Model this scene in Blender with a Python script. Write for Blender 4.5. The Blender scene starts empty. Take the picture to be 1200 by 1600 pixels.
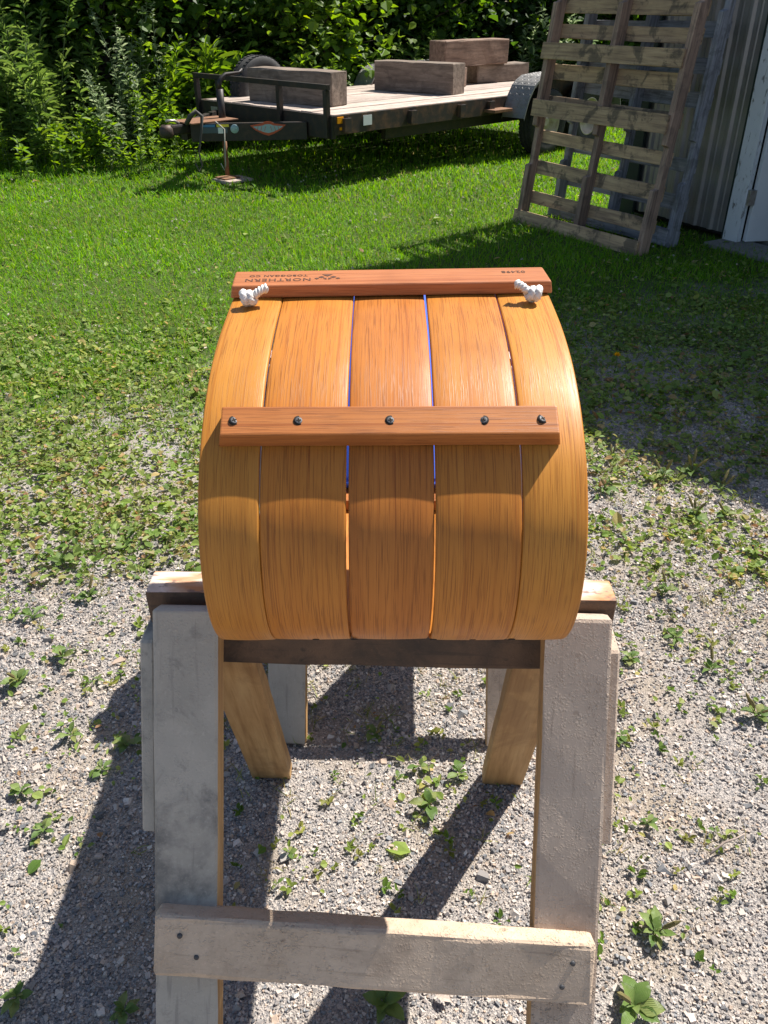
import bpy, bmesh, math, random
import numpy as np
from mathutils import Matrix, Vector

R = math.radians
random.seed(7)
rng = np.random.default_rng(11)
scene = bpy.context.scene
col = scene.collection

# ------------------------------------------------------------------ camera
H = 1.5
cam_d = bpy.data.cameras.new('camera')
cam = bpy.data.objects.new('camera', cam_d)
col.objects.link(cam)
cam.location = (0, 0, H)
cam.rotation_euler = (R(90 - 31.8), 0, 0)
cam_d.sensor_fit = 'VERTICAL'
cam_d.angle_y = 2 * math.atan(800 / 1290)
cam_d.clip_start = 0.05
cam_d.clip_end = 500
scene.camera = cam

# ------------------------------------------------------------------ light
SX, SY = 0.54, 0.445                      # horizontal run of a shadow per metre of height
sun_el = math.atan2(1, math.hypot(SX, SY))
sun_az = math.atan2(SX, SY)
w = bpy.data.worlds.new('World')
scene.world = w
w.use_nodes = True
nt = w.node_tree
nt.nodes.clear()
sky = nt.nodes.new('ShaderNodeTexSky')
sky.sky_type = 'NISHITA'
sky.sun_disc = False
sky.sun_elevation = sun_el
sky.sun_rotation = sun_az
bg = nt.nodes.new('ShaderNodeBackground')
bg.inputs['Strength'].default_value = 0.078
wo = nt.nodes.new('ShaderNodeOutputWorld')
nt.links.new(sky.outputs[0], bg.inputs[0])
nt.links.new(bg.outputs[0], wo.inputs[0])
sd = bpy.data.lights.new('sun', 'SUN')
sd.energy = 5.0
sd.angle = R(0.53)
sd.color = (1.0, 0.955, 0.88)
sun = bpy.data.objects.new('sun', sd)
col.objects.link(sun)
sun.location = (8, 8, 12)
sun.rotation_euler = Vector((-SX, -SY, -1)).to_track_quat('-Z', 'Y').to_euler()
scene.view_settings.view_transform = 'Standard'
scene.view_settings.look = 'None'
scene.view_settings.exposure = 0.82
scene.view_settings.gamma = 1

# ------------------------------------------------------------------ helpers
WM = {}                                   # world matrix of every object we make


def tag(o, label=None, cat=None, group=None, kind=None):
    if label: o['label'] = label
    if cat: o['category'] = cat
    if group: o['group'] = group
    if kind: o['kind'] = kind
    return o


def empty(name, loc=(0, 0, 0), rz=0.0, label=None, cat=None, group=None):
    o = bpy.data.objects.new(name, None)
    o.empty_display_size = 0.1
    col.objects.link(o)
    o.location = loc
    o.rotation_euler = (0, 0, rz)
    WM[o] = Matrix.Translation(loc) @ Matrix.Rotation(rz, 4, 'Z')
    return tag(o, label, cat, group)


def link(name, me, parent=None, world=None, local=None):
    """one mesh object; world = its world matrix, local = matrix in its parent's space"""
    o = bpy.data.objects.new(name, me)
    col.objects.link(o)
    pm = WM[parent] if parent else Matrix.Identity(4)
    if local is None:
        world = world if world is not None else Matrix.Identity(4)
        local = pm.inverted() @ world
    if parent:
        o.parent = parent
    o.matrix_basis = local
    WM[o] = pm @ local
    return o


def axes(o, x, z):
    """matrix with origin o, local X along x, local Z near z"""
    x = Vector(x).normalized()
    z = Vector(z)
    z = (z - x * z.dot(x)).normalized()
    y = z.cross(x)
    m = Matrix((x, y, z)).transposed().to_4x4()
    m.translation = Vector(o)
    return m


def box_mesh(name, dx, dy, dz, mats, bevel=0.003, segs=2, pick=None, taper=None, jit=0.0, cuts=0):
    bm = bmesh.new()
    bmesh.ops.create_cube(bm, size=1)
    for v in bm.verts:
        v.co = Vector((v.co.x * dx, v.co.y * dy, v.co.z * dz))
        if taper:
            v.co = taper(v.co)
    if cuts:
        ed = [e for e in bm.edges if abs(e.verts[0].co.x - e.verts[1].co.x) > dx * .5]
        bmesh.ops.subdivide_edges(bm, edges=ed, cuts=cuts)
    if bevel:
        es = [e for e in bm.edges if len(e.link_faces) == 2 and e.calc_face_angle(0) > 0.6]
        bmesh.ops.bevel(bm, geom=es, offset=bevel, segments=segs, profile=0.6, affect='EDGES')
    if jit:
        for v in bm.verts:
            v.co += Vector((random.uniform(-1, 1), random.uniform(-1, 1), random.uniform(-1, 1))) * jit
    bm.normal_update()
    me = bpy.data.meshes.new(name)
    if pick:
        for f in bm.faces:
            f.material_index = pick(f.normal)
    for f in bm.faces:
        f.smooth = False
    bm.to_mesh(me)
    bm.free()
    for m in (mats if isinstance(mats, (list, tuple)) else [mats]):
        me.materials.append(m)
    return me


def board(name, parent, p0, p1, width, thick, nrm, mats, bevel=0.003, pick=None, jit=0.0, cuts=0, segs=2):
    p0, p1 = Vector(p0), Vector(p1)
    me = box_mesh(name, (p1 - p0).length, width, thick, mats, bevel, segs, pick, None, jit, cuts)
    return link(name, me, parent, axes((p0 + p1) / 2, p1 - p0, nrm))


def np_mesh(name, verts, faces, mat, colors=None, smooth=False):
    """verts (N,3), faces (M,k) all of one size; colors per face (M,3)"""
    me = bpy.data.meshes.new(name)
    verts = np.asarray(verts, np.float32)
    faces = np.asarray(faces, np.int32)
    n, (m, k) = len(verts), faces.shape
    me.vertices.add(n)
    me.vertices.foreach_set('co', verts.ravel())
    me.loops.add(m * k)
    me.loops.foreach_set('vertex_index', faces.ravel())
    me.polygons.add(m)
    me.polygons.foreach_set('loop_start', np.arange(0, m * k, k, dtype=np.int32))
    me.update(calc_edges=True)
    if smooth:
        me.polygons.foreach_set('use_smooth', np.ones(m, bool))
    else:
        me.polygons.foreach_set('use_smooth', np.zeros(m, bool))
    if colors is not None:
        at = me.attributes.new('col', 'FLOAT_COLOR', 'FACE')
        c4 = np.ones((m, 4), np.float32)
        c4[:, :3] = colors
        at.data.foreach_set('color', c4.ravel())
    me.materials.append(mat)
    return me


def scatter(tv, tf, pos, rot, scl, colors):
    """copies of a small template: rot (K,3,3), scl (K,3) or (K,1), colors (K,3)"""
    tv = np.asarray(tv, float)
    tf = np.asarray(tf, int)
    K = len(pos)
    v = tv[None] * np.asarray(scl)[:, None, :]
    v = np.einsum('kij,knj->kni', rot, v) + np.asarray(pos)[:, None, :]
    f = tf[None] + (np.arange(K) * len(tv))[:, None, None]
    c = np.repeat(colors, len(tf), axis=0)
    return v.reshape(-1, 3), f.reshape(-1, tf.shape[1]), c


def rots(yaw, pitch, roll):
    """rotation matrices: roll about Y, then pitch about X, then yaw about Z"""
    cy, sy, cp, sp, cr, sr = np.cos(yaw), np.sin(yaw), np.cos(pitch), np.sin(pitch), np.cos(roll), np.sin(roll)
    z, o = np.zeros_like(yaw), np.ones_like(yaw)
    Z = np.stack([np.stack([cy, -sy, z], -1), np.stack([sy, cy, z], -1), np.stack([z, z, o], -1)], -2)
    X = np.stack([np.stack([o, z, z], -1), np.stack([z, cp, -sp], -1), np.stack([z, sp, cp], -1)], -2)
    Y = np.stack([np.stack([cr, z, sr], -1), np.stack([z, o, z], -1), np.stack([-sr, z, cr], -1)], -2)
    return Z @ X @ Y


def join(parts):
    vs, fs, cs, off = [], [], [], 0
    for v, f, c in parts:
        vs.append(v); fs.append(f + off); cs.append(c)
        off += len(v)
    return np.concatenate(vs), np.concatenate(fs), np.concatenate(cs)


_tab = rng.random((256, 256))


def vnoise(x, y, s=1.0):
    x = np.asarray(x) * s + 100.3
    y = np.asarray(y) * s + 57.7
    i, j = np.floor(x).astype(int), np.floor(y).astype(int)
    fx, fy = x - i, y - j
    fx, fy = fx * fx * (3 - 2 * fx), fy * fy * (3 - 2 * fy)
    g = lambda a, b: _tab[a % 256, b % 256]
    return (g(i, j) * (1 - fx) + g(i + 1, j) * fx) * (1 - fy) + (g(i, j + 1) * (1 - fx) + g(i + 1, j + 1) * fx) * fy


def fbm(x, y, s):
    return (vnoise(x, y, s) + .5 * vnoise(x, y, s * 2.1) + .25 * vnoise(x, y, s * 4.3)) / 1.75


def tube(name, pts, rad, mat, parent=None, seg=10, strands=0, amp=0.0, pitch=0.02, world=True, closed_caps=True):
    """tube along pts in world space (radius a number or list); strands > 0 gives laid rope"""
    pts = [Vector(p) for p in pts]
    n = len(pts)
    rad = rad if isinstance(rad, (list, tuple)) else [rad] * n
    vs, fs = [], []
    up = Vector((0.13, 0.21, 0.97))
    dist = 0
    prev = None
    for i, p in enumerate(pts):
        t = (pts[min(i + 1, n - 1)] - pts[max(i - 1, 0)]).normalized()
        if prev is None:
            a = t.cross(up)
            if a.length < .2: a = t.cross(Vector((1, 0, 0)))
            a.normalize()
        else:
            a = (prev - t * prev.dot(t)).normalized()
        prev = a
        b = t.cross(a)
        if i: dist += (p - pts[i - 1]).length
        for k in range(seg):
            th = 2 * math.pi * k / seg
            r = rad[i]
            if strands:
                r *= 1 + amp * (abs(math.cos(strands * .5 * (th + 2 * math.pi * dist / pitch))) - .6)
            vs.append(p + (a * math.cos(th) + b * math.sin(th)) * r)
    for i in range(n - 1):
        for k in range(seg):
            fs.append((i * seg + k, i * seg + (k + 1) % seg, (i + 1) * seg + (k + 1) % seg, (i + 1) * seg + k))
    if closed_caps:
        fs.append(tuple(range(seg))[::-1])
        fs.append(tuple((n - 1) * seg + k for k in range(seg)))
    me = bpy.data.meshes.new(name)
    inv = WM[parent].inverted() if parent else Matrix.Identity(4)
    me.from_pydata([tuple(inv @ v) for v in vs], [], fs)
    me.materials.append(mat)
    for p in me.polygons: p.use_smooth = len(p.vertices) == 4
    return link(name, me, parent, local=Matrix.Identity(4))


def prism(name, parent, poly, thick, m, mats, bevel=0.002):
    """flat outline poly [(x, y)] of given thickness (local z), placed with world matrix m"""
    bm = bmesh.new()
    vs = [bm.verts.new((x, y, -thick / 2)) for x, y in poly]
    f = bm.faces.new(vs)
    r = bmesh.ops.extrude_face_region(bm, geom=[f])
    for v in [g for g in r['geom'] if isinstance(g, bmesh.types.BMVert)]:
        v.co.z += thick
    bmesh.ops.recalc_face_normals(bm, faces=bm.faces)
    if bevel:
        bmesh.ops.bevel(bm, geom=list(bm.edges), offset=bevel, segments=1, affect='EDGES')
    me = bpy.data.meshes.new(name)
    bm.to_mesh(me); bm.free()
    for q in (mats if isinstance(mats, (list, tuple)) else [mats]): me.materials.append(q)
    return link(name, me, parent, m)


def revolve(name, parent, prof, m, mat, seg=32, mats=None, pick=None):
    """prof [(r, z)] turned round local Z"""
    vs, fs = [], []
    n = len(prof)
    for k in range(seg):
        th = 2 * math.pi * k / seg
        for r, z in prof:
            vs.append((r * math.cos(th), r * math.sin(th), z))
    for k in range(seg):
        k2 = (k + 1) % seg
        for i in range(n - 1):
            fs.append((k * n + i, k2 * n + i, k2 * n + i + 1, k * n + i + 1))
    me = bpy.data.meshes.new(name)
    me.from_pydata(vs, [], fs)
    bm = bmesh.new(); bm.from_mesh(me)
    bmesh.ops.remove_doubles(bm, verts=bm.verts, dist=1e-5)
    bmesh.ops.recalc_face_normals(bm, faces=bm.faces)
    bm.to_mesh(me); bm.free()
    for p in me.polygons: p.use_smooth = True
    me.materials.append(mat)
    return link(name, me, parent, m)


def copy_tree(o, parent=None):
    c = o.copy()
    col.objects.link(c)
    c.parent = parent
    for ch in [x for x in col.objects if x.parent == o]:
        copy_tree(ch, c)
    return c


# ------------------------------------------------------------------ materials
class N:
    def __init__(s, name):
        s.m = bpy.data.materials.new(name)
        s.m.use_nodes = True
        s.t = s.m.node_tree
        s.t.nodes.clear()
        s.out = s.n('ShaderNodeOutputMaterial')
        s.p = s.n('ShaderNodeBsdfPrincipled')
        s.l(s.p.outputs[0], s.out.inputs[0])

    def n(s, kind, **kw):
        x = s.t.nodes.new(kind)
        for k, v in kw.items(): setattr(x, k, v)
        return x

    def l(s, a, b): s.t.links.new(a, b)

    def val(s, sock, v):
        if hasattr(v, 'is_output'): s.l(v, sock)
        else: sock.default_value = v

    def coord(s, kind='Object'):
        return s.n('ShaderNodeTexCoord').outputs[kind]

    def mapping(s, vec, scale=(1, 1, 1), loc=(0, 0, 0), rnd=0.0):
        mp = s.n('ShaderNodeMapping')
        mp.inputs['Scale'].default_value = scale
        mp.inputs['Location'].default_value = loc
        s.l(vec, mp.inputs['Vector'])
        if rnd:
            oi = s.n('ShaderNodeObjectInfo')
            mm = s.n('ShaderNodeMath', operation='MULTIPLY')
            s.l(oi.outputs['Random'], mm.inputs[0]); mm.inputs[1].default_value = rnd
            cb = s.n('ShaderNodeCombineXYZ')
            for i in range(3): s.l(mm.outputs[0], cb.inputs[i])
            s.l(cb.outputs[0], mp.inputs['Location'])
        return mp.outputs[0]

    def noise(s, vec, scale, detail=4, rough=.55, dist=0.0):
        x = s.n('ShaderNodeTexNoise')
        x.inputs['Scale'].default_value = scale
        x.inputs['Detail'].default_value = detail
        x.inputs['Roughness'].default_value = rough
        x.inputs['Distortion'].default_value = dist
        s.l(vec, x.inputs['Vector'])
        return x.outputs['Fac']

    def voro(s, vec, scale, out='Distance', feature='F1', rand=1.0):
        x = s.n('ShaderNodeTexVoronoi', feature=feature)
        x.inputs['Scale'].default_value = scale
        x.inputs['Randomness'].default_value = rand
        s.l(vec, x.inputs['Vector'])
        return x.outputs[out]

    def ramp(s, fac, stops, interp='LINEAR'):
        x = s.n('ShaderNodeValToRGB')
        x.color_ramp.interpolation = interp
        e = x.color_ramp.elements
        while len(e) < len(stops): e.new(0.5)
        for k, (p, c) in enumerate(stops):
            e[k].position = p
            e[k].color = (*c, 1) if len(c) == 3 else c
        s.l(fac, x.inputs[0])
        return x.outputs[0]

    def mix(s, fac, a, b, mode='MIX'):
        x = s.n('ShaderNodeMix', data_type='RGBA', blend_type=mode)
        s.val(x.inputs[0], fac)
        s.val(x.inputs[6], a if hasattr(a, 'is_output') else (*a, 1))
        s.val(x.inputs[7], b if hasattr(b, 'is_output') else (*b, 1))
        return x.outputs[2]

    def math(s, op, a, b=0.0, clamp=False):
        x = s.n('ShaderNodeMath', operation=op)
        x.use_clamp = clamp
        s.val(x.inputs[0], a); s.val(x.inputs[1], b)
        return x.outputs[0]

    def step(s, fac, lo, hi):
        x = s.n('ShaderNodeMapRange')
        x.interpolation_type = 'SMOOTHSTEP'
        x.inputs[1].default_value = lo; x.inputs[2].default_value = hi
        s.l(fac, x.inputs[0])
        return x.outputs[0]

    def attr(s, name='col'):
        x = s.n('ShaderNodeAttribute')
        x.attribute_name = name
        return x.outputs['Color']

    def rand(s):
        return s.n('ShaderNodeObjectInfo').outputs['Random']

    def bump(s, h, strength=.4, dist=.002, prev=None):
        x = s.n('ShaderNodeBump')
        x.inputs['Strength'].default_value = strength
        x.inputs['Distance'].default_value = dist
        s.l(h, x.inputs['Height'])
        if prev is not None: s.l(prev, x.inputs['Normal'])
        return x.outputs[0]

    def done(s, base, rough=.6, nrm=None, **kw):
        s.val(s.p.inputs['Base Color'], base if hasattr(base, 'is_output') else (*base, 1))
        s.val(s.p.inputs['Roughness'], rough)
        if nrm is not None: s.l(nrm, s.p.inputs['Normal'])
        for k, v in kw.items(): s.val(s.p.inputs[k.replace('_', ' ')], v)
        return s.m


def mat_oak(name, light, mid, dark, uv=True, tone=.2):
    s = N(name)
    c = s.coord('UV' if uv else 'Object')
    k = (1, 1, 1)
    base = s.mapping(c, k, rnd=13.0)
    # broad tone bands along the board
    a = s.noise(s.mapping(base, (1.1, 34, 34)), 1, 3, .5, .6)
    # growth-ring streaks
    b = s.noise(s.mapping(base, (2.2, 330, 330)), 1, 3, .6, .8)
    # open oak pores: short dark dashes
    d = s.noise(s.mapping(base, (17, 1000, 1000)), 1, 2, .5)
    colr = s.ramp(a, [(.22, mid), (.78, light)])
    colr = s.mix(s.math('MULTIPLY', s.step(b, .5, .72), .42), colr, mid, 'MULTIPLY')
    pore = s.step(d, .53, .64)
    colr = s.mix(s.math('MULTIPLY', pore, .58), colr, dark)
    colr = s.mix(s.math('MULTIPLY', s.rand(), tone), colr, tuple(x * .62 for x in mid))
    gr = s.noise(base, 9, 3)
    colr = s.mix(s.math('MULTIPLY', s.step(gr, .55, .75), .22), colr, dark)
    sc = s.noise(s.mapping(base, (14, 40, 40)), 1, 6, .75, 1.0)
    colr = s.mix(s.math('MULTIPLY', s.step(sc, .66, .74), .55), colr, dark)
    n1 = s.bump(pore, .25, .0004)
    n2 = s.bump(b, .12, .0006, n1)
    rg = s.math('ADD', s.math('MULTIPLY', s.noise(base, 30, 3), .2), .34)
    return s.done(colr, rg, n2, Specular_IOR_Level=.32)


def mat_wood(name, a, b, c, grain=60, rough=.8, stain=0.0, stain_col=(.03, .025, .02), bump=.5, along=3.0, tone=.35):
    s = N(name)
    v = s.mapping(s.coord(), (1, 1, 1), rnd=17.0)
    g = s.noise(s.mapping(v, (along, grain, grain)), 1, 5, .6, .4)
    g2 = s.noise(s.mapping(v, (along * 4, grain * 4, grain * 4)), 1, 3, .6)
    colr = s.ramp(g, [(.28, c), (.5, b), (.72, a)])
    colr = s.mix(s.math('MULTIPLY', s.step(g2, .5, .7), .35), colr, c)
    big = s.noise(v, 4, 4, .6)
    colr = s.mix(s.math('MULTIPLY', s.step(big, .42, .7), .35), colr, c)
    if stain:
        st = s.noise(v, 7, 5, .65, .5)
        colr = s.mix(s.math('MULTIPLY', s.step(st, .5, .62), stain), colr, stain_col)
    hv = s.n('ShaderNodeHueSaturation')
    hv.inputs['Hue'].default_value = .5
    s.l(s.math('ADD', 1 - tone / 2, s.math('MULTIPLY', s.rand(), tone)), hv.inputs['Value'])
    s.l(colr, hv.inputs['Color'])
    n = s.bump(g, bump, .003)
    n = s.bump(g2, bump * .6, .001, n)
    return s.done(hv.outputs[0], rough, n)


def mat_crust(name, a, b, stain, stain_amt=.5, rough_amt=1.0, lump_scale=230):
    """old paint thick with drips and dust, on a timber"""
    s = N(name)
    v = s.mapping(s.coord(), (1, 1, 1), rnd=9.0)
    big = s.noise(v, 9, 5, .6, .3)
    colr = s.ramp(big, [(.3, b), (.65, a)])
    st = s.noise(v, 5.5, 6, .68, .6)
    colr = s.mix(s.math('MULTIPLY', s.step(st, .52, .68), stain_amt), colr, stain)
    blot = s.noise(v, 17, 6, .72, .5)
    colr = s.mix(s.math('MULTIPLY', s.step(blot, .54, .68), stain_amt * .55), colr, stain)
    colr = s.mix(s.math('MULTIPLY', s.step(blot, .42, .30), .35), colr, tuple(min(1, x * 1.3) for x in a))
    sp = s.voro(v, 42, 'Distance')
    spn = s.noise(v, 30, 2)
    colr = s.mix(s.math('MULTIPLY', s.math('MULTIPLY', s.step(sp, .24, .12), s.step(spn, .56, .66)), .55), colr, stain)
    fine = s.noise(v, 240, 3, .65)
    colr = s.mix(s.math('MULTIPLY', s.step(fine, .55, .8), .3), colr, tuple(min(1, x * 1.5) for x in a))
    scr = s.noise(s.mapping(v, (6, 90, 90)), 1, 3, .6, .4)
    colr = s.mix(s.math('MULTIPLY', s.step(scr, .6, .72), .35), colr, stain)
    warp = s.n('ShaderNodeVectorMath', operation='ADD')
    wn = s.n('ShaderNodeTexNoise'); wn.inputs['Scale'].default_value = 60; wn.inputs['Detail'].default_value = 2
    s.l(v, wn.inputs['Vector'])
    wsc = s.n('ShaderNodeVectorMath', operation='SCALE'); wsc.inputs['Scale'].default_value = .012
    s.l(wn.outputs['Color'], wsc.inputs[0]); s.l(v, warp.inputs[0]); s.l(wsc.outputs[0], warp.inputs[1])
    g1 = s.voro(warp.outputs[0], lump_scale, 'Distance')
    g2 = s.voro(warp.outputs[0], lump_scale * 2.3, 'Distance')
    gate = s.step(s.noise(v, 70, 3, .6), .36, .62)
    patch = s.math('ADD', .35, s.math('MULTIPLY', s.step(s.noise(v, 6, 3), .35, .65), .65))
    h = s.math('MULTIPLY', s.math('MULTIPLY', s.math('ADD', s.step(g1, .55, .1), s.math('MULTIPLY', s.step(g2, .5, .1), .5)), gate), patch)
    n = s.bump(h, min(1, .55 * rough_amt), .0020)
    n = s.bump(scr, .35, .001, n)
    return s.done(colr, .82, n)


def mat_leaf(name, trans=.38, rough=.5, spec=.35, satv=1.0):
    s = N(name)
    c = s.attr()
    d = s.done(c, rough, None, Specular_IOR_Level=spec)
    tr = s.n('ShaderNodeBsdfTranslucent')
    hs = s.n('ShaderNodeHueSaturation')
    hs.inputs['Hue'].default_value = .485
    hs.inputs['Saturation'].default_value = 1.15
    hs.inputs['Value'].default_value = 1.7
    s.l(c, hs.inputs['Color'])
    s.l(hs.outputs[0], tr.inputs[0])
    mx = s.n('ShaderNodeMixShader')
    mx.inputs[0].default_value = trans
    s.l(s.p.outputs[0], mx.inputs[1]); s.l(tr.outputs[0], mx.inputs[2])
    s.l(mx.outputs[0], s.out.inputs[0])
    return d


def mat_plain(name, base, rough=.6, metal=0.0, noise=0.0, nscale=20, dark=None, bump=0.0, spec=.5):
    s = N(name)
    v = s.mapping(s.coord(), (1, 1, 1), rnd=5.0)
    colr = base
    nrm = None
    if noise:
        f = s.noise(v, nscale, 5, .62)
        dk = dark or tuple(x * .4 for x in base)
        colr = s.mix(s.math('MULTIPLY', s.step(f, .42, .7), noise), base, dk)
        if bump: nrm = s.bump(f, bump, .002)
    return s.done(colr, rough, nrm, Metallic=metal, Specular_IOR_Level=spec)


M = {}
M['slat'] = mat_oak('oak_slat', (.55, .216, .034), (.44, .153, .021), (.18, .050, .007))
M['slat_gold'] = mat_oak('oak_slat_gold', (.57, .248, .040), (.47, .182, .025), (.20, .064, .009))
M['slat_red'] = mat_oak('oak_slat_red', (.51, .186, .033), (.41, .130, .020), (.16, .043, .006))
M['cleat'] = mat_oak('oak_cleat', (.50, .19, .055), (.38, .125, .034), (.15, .045, .012), uv=False, tone=.1)
M['headbar'] = mat_oak('oak_headbar', (.50, .195, .080), (.41, .145, .055), (.20, .06, .02), uv=False, tone=.1)
M['burn'] = mat_plain('burnt_lettering', (.075, .028, .013), .8)
M['rope'] = mat_plain('white_cord', (.72, .70, .66), .8, noise=.35, nscale=300, dark=(.42, .40, .36), bump=.3)
M['screw'] = mat_plain('dull_screw_metal', (.075, .075, .08), .55, .3, noise=.4, nscale=500)
M['hole'] = mat_plain('screw_recess', (.02, .014, .01), .9)
M['blue'] = mat_plain('blue_canvas', (.03, .10, .55), .8)
M['crust'] = mat_crust('crusted_grey_paint', (.46, .41, .345), (.35, .315, .265), (.14, .13, .12), .8, .6)
M['crust_brown'] = mat_crust('crusted_brown_paint', (.52, .41, .32), (.41, .315, .245), (.22, .16, .12), .4, 2.0)
M['crust_rung'] = mat_crust('crusted_tan_paint', (.62, .475, .35), (.49, .365, .26), (.22, .15, .105), .4, 1.5)
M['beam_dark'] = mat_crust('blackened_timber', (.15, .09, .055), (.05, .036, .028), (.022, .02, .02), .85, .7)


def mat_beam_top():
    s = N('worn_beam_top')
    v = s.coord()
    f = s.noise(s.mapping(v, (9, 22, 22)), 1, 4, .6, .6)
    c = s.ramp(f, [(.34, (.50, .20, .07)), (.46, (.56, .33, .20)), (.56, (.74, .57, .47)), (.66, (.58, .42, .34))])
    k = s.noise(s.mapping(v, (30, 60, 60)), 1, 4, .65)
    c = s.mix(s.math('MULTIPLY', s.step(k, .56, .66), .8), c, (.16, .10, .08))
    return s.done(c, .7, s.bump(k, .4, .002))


M['beam_top'] = mat_beam_top()
M['raw'] = mat_wood('raw_pine', (.56, .36, .165), (.46, .27, .11), (.27, .14, .05), 45, .7, .35, (.20, .10, .04), .3, tone=.15)
M['pallet'] = mat_wood('weathered_pallet_board', (.58, .41, .24), (.45, .305, .175), (.19, .125, .085), 50, .85, .7, (.05, .043, .036), .6)
M['stringer'] = mat_wood('weathered_pallet_stringer', (.44, .30, .22), (.33, .22, .16), (.09, .065, .05), 45, .85, .3, (.05, .04, .035), .7)
M['pallet_grey'] = mat_wood('silvered_pallet_board', (.36, .37, .40), (.26, .27, .30), (.11, .11, .12), 50, .85, .45, (.06, .06, .06), .6)
M['timber'] = mat_wood('old_timber', (.30, .235, .185), (.21, .16, .125), (.09, .065, .05), 26, .85, .4, (.07, .055, .045), .8)
M['timber_red'] = mat_wood('brown_timber', (.32, .215, .155), (.24, .155, .11), (.10, .06, .045), 26, .85, .25, (.07, .05, .04), .8)
M['deck'] = mat_wood('bleached_deck_plank', (.60, .50, .43), (.48, .39, .33), (.25, .19, .155), 40, .8, .3, (.26, .20, .17), .4)
M['black'] = mat_plain('black_painted_steel', (.022, .019, .018), .5, .2, noise=.55, nscale=16, dark=(.07, .04, .026), bump=.15)
M['rusty'] = mat_plain('rusting_black_steel', (.035, .027, .023), .6, .1, noise=.8, nscale=9, dark=(.15, .075, .04), bump=.2)
M['rust'] = mat_plain('rusty_steel', (.24, .12, .065), .75, .2, noise=.6, nscale=25, dark=(.10, .05, .03))
M['tread'] = mat_plain('diamond_plate_steel', (.24, .235, .23), .6, .4, noise=.5, nscale=18, dark=(.16, .14, .12))
M['rubber'] = mat_plain('black_rubber', (.024, .024, .025), .8, noise=.5, nscale=30, dark=(.06, .055, .05))
M['rim'] = mat_plain('wheel_rim', (.55, .47, .38), .5, .2, noise=.5, nscale=14, dark=(.22, .10, .05))
M['steel'] = mat_plain('dull_steel', (.42, .40, .38), .45, .8, noise=.4, nscale=30, dark=(.2, .12, .08))
M['amber'] = mat_plain('amber_lens', (.85, .33, .01), .25)
M['white'] = mat_plain('white_reflector', (.72, .74, .74), .4)
M['sticker_blue'] = mat_plain('blue_sticker', (.05, .20, .40), .5)
M['sticker_yellow'] = mat_plain('yellow_sticker', (.75, .62, .05), .5)
M['sticker_red'] = mat_plain('red_decal', (.50, .08, .03), .5)
M['sticker_teal'] = mat_plain('pale_teal_decal', (.30, .42, .44), .5)
M['cord_dark'] = mat_plain('dark_cable', (.05, .045, .04), .7)
M['cord_pale'] = mat_plain('pale_cord', (.42, .40, .34), .8)
M['shed'] = mat_plain('galvanised_siding', (.30, .29, .285), .48, .55, noise=.45, nscale=6, dark=(.21, .20, .20), bump=.05)
M['shed_trim'] = mat_plain('dark_green_trim', (.016, .03, .024), .7)
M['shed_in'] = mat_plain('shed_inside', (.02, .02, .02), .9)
M['roof'] = mat_plain('roof_metal', (.30, .30, .30), .5, .4)
M['concrete'] = mat_plain('concrete_sill', (.22, .21, .19), .9, noise=.5, nscale=30)


def mat_chip():
    s = N('peeling_white_paint')
    v = s.mapping(s.coord(), (1, 1, 1), rnd=4.0)
    f = s.noise(s.mapping(v, (9, 30, 30)), 1, 6, .7, .6)
    c = s.mix(s.step(f, .56, .64), (.62, .66, .68), (.22, .22, .21))
    return s.done(c, .6, s.bump(s.step(f, .56, .64), .6, .002))


M['chip'] = mat_chip()
M['door'] = mat_plain('white_door_paint', (.66, .69, .71), .45, noise=.12, nscale=5)
M['leaf'] = mat_leaf('leaf', .5, .5, .3)
M['grass'] = mat_leaf('grass_blade', .42, .55, .22)
M['herb'] = mat_leaf('herb_leaf', .34, .55, .28)
M['petal'] = mat_leaf('petal', .2, .6, .2)
M['bark'] = mat_wood('bark', (.13, .10, .075), (.08, .06, .045), (.03, .022, .018), 30, .95, .3, (.04, .045, .03), 1.0)
M['stem'] = mat_plain('green_stem', (.09, .13, .04), .6)
M['stone'] = None


def mat_stone():
    s = N('gravel_stone')
    c = s.attr()
    v = s.coord()
    f = s.noise(v, 420, 3, .6)
    c2 = s.mix(s.math('MULTIPLY', s.step(f, .5, .75), .35), c, (.12, .11, .11))
    return s.done(c2, .85, s.bump(f, .35, .0008), Specular_IOR_Level=.3)


M['stone'] = mat_stone()


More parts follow.
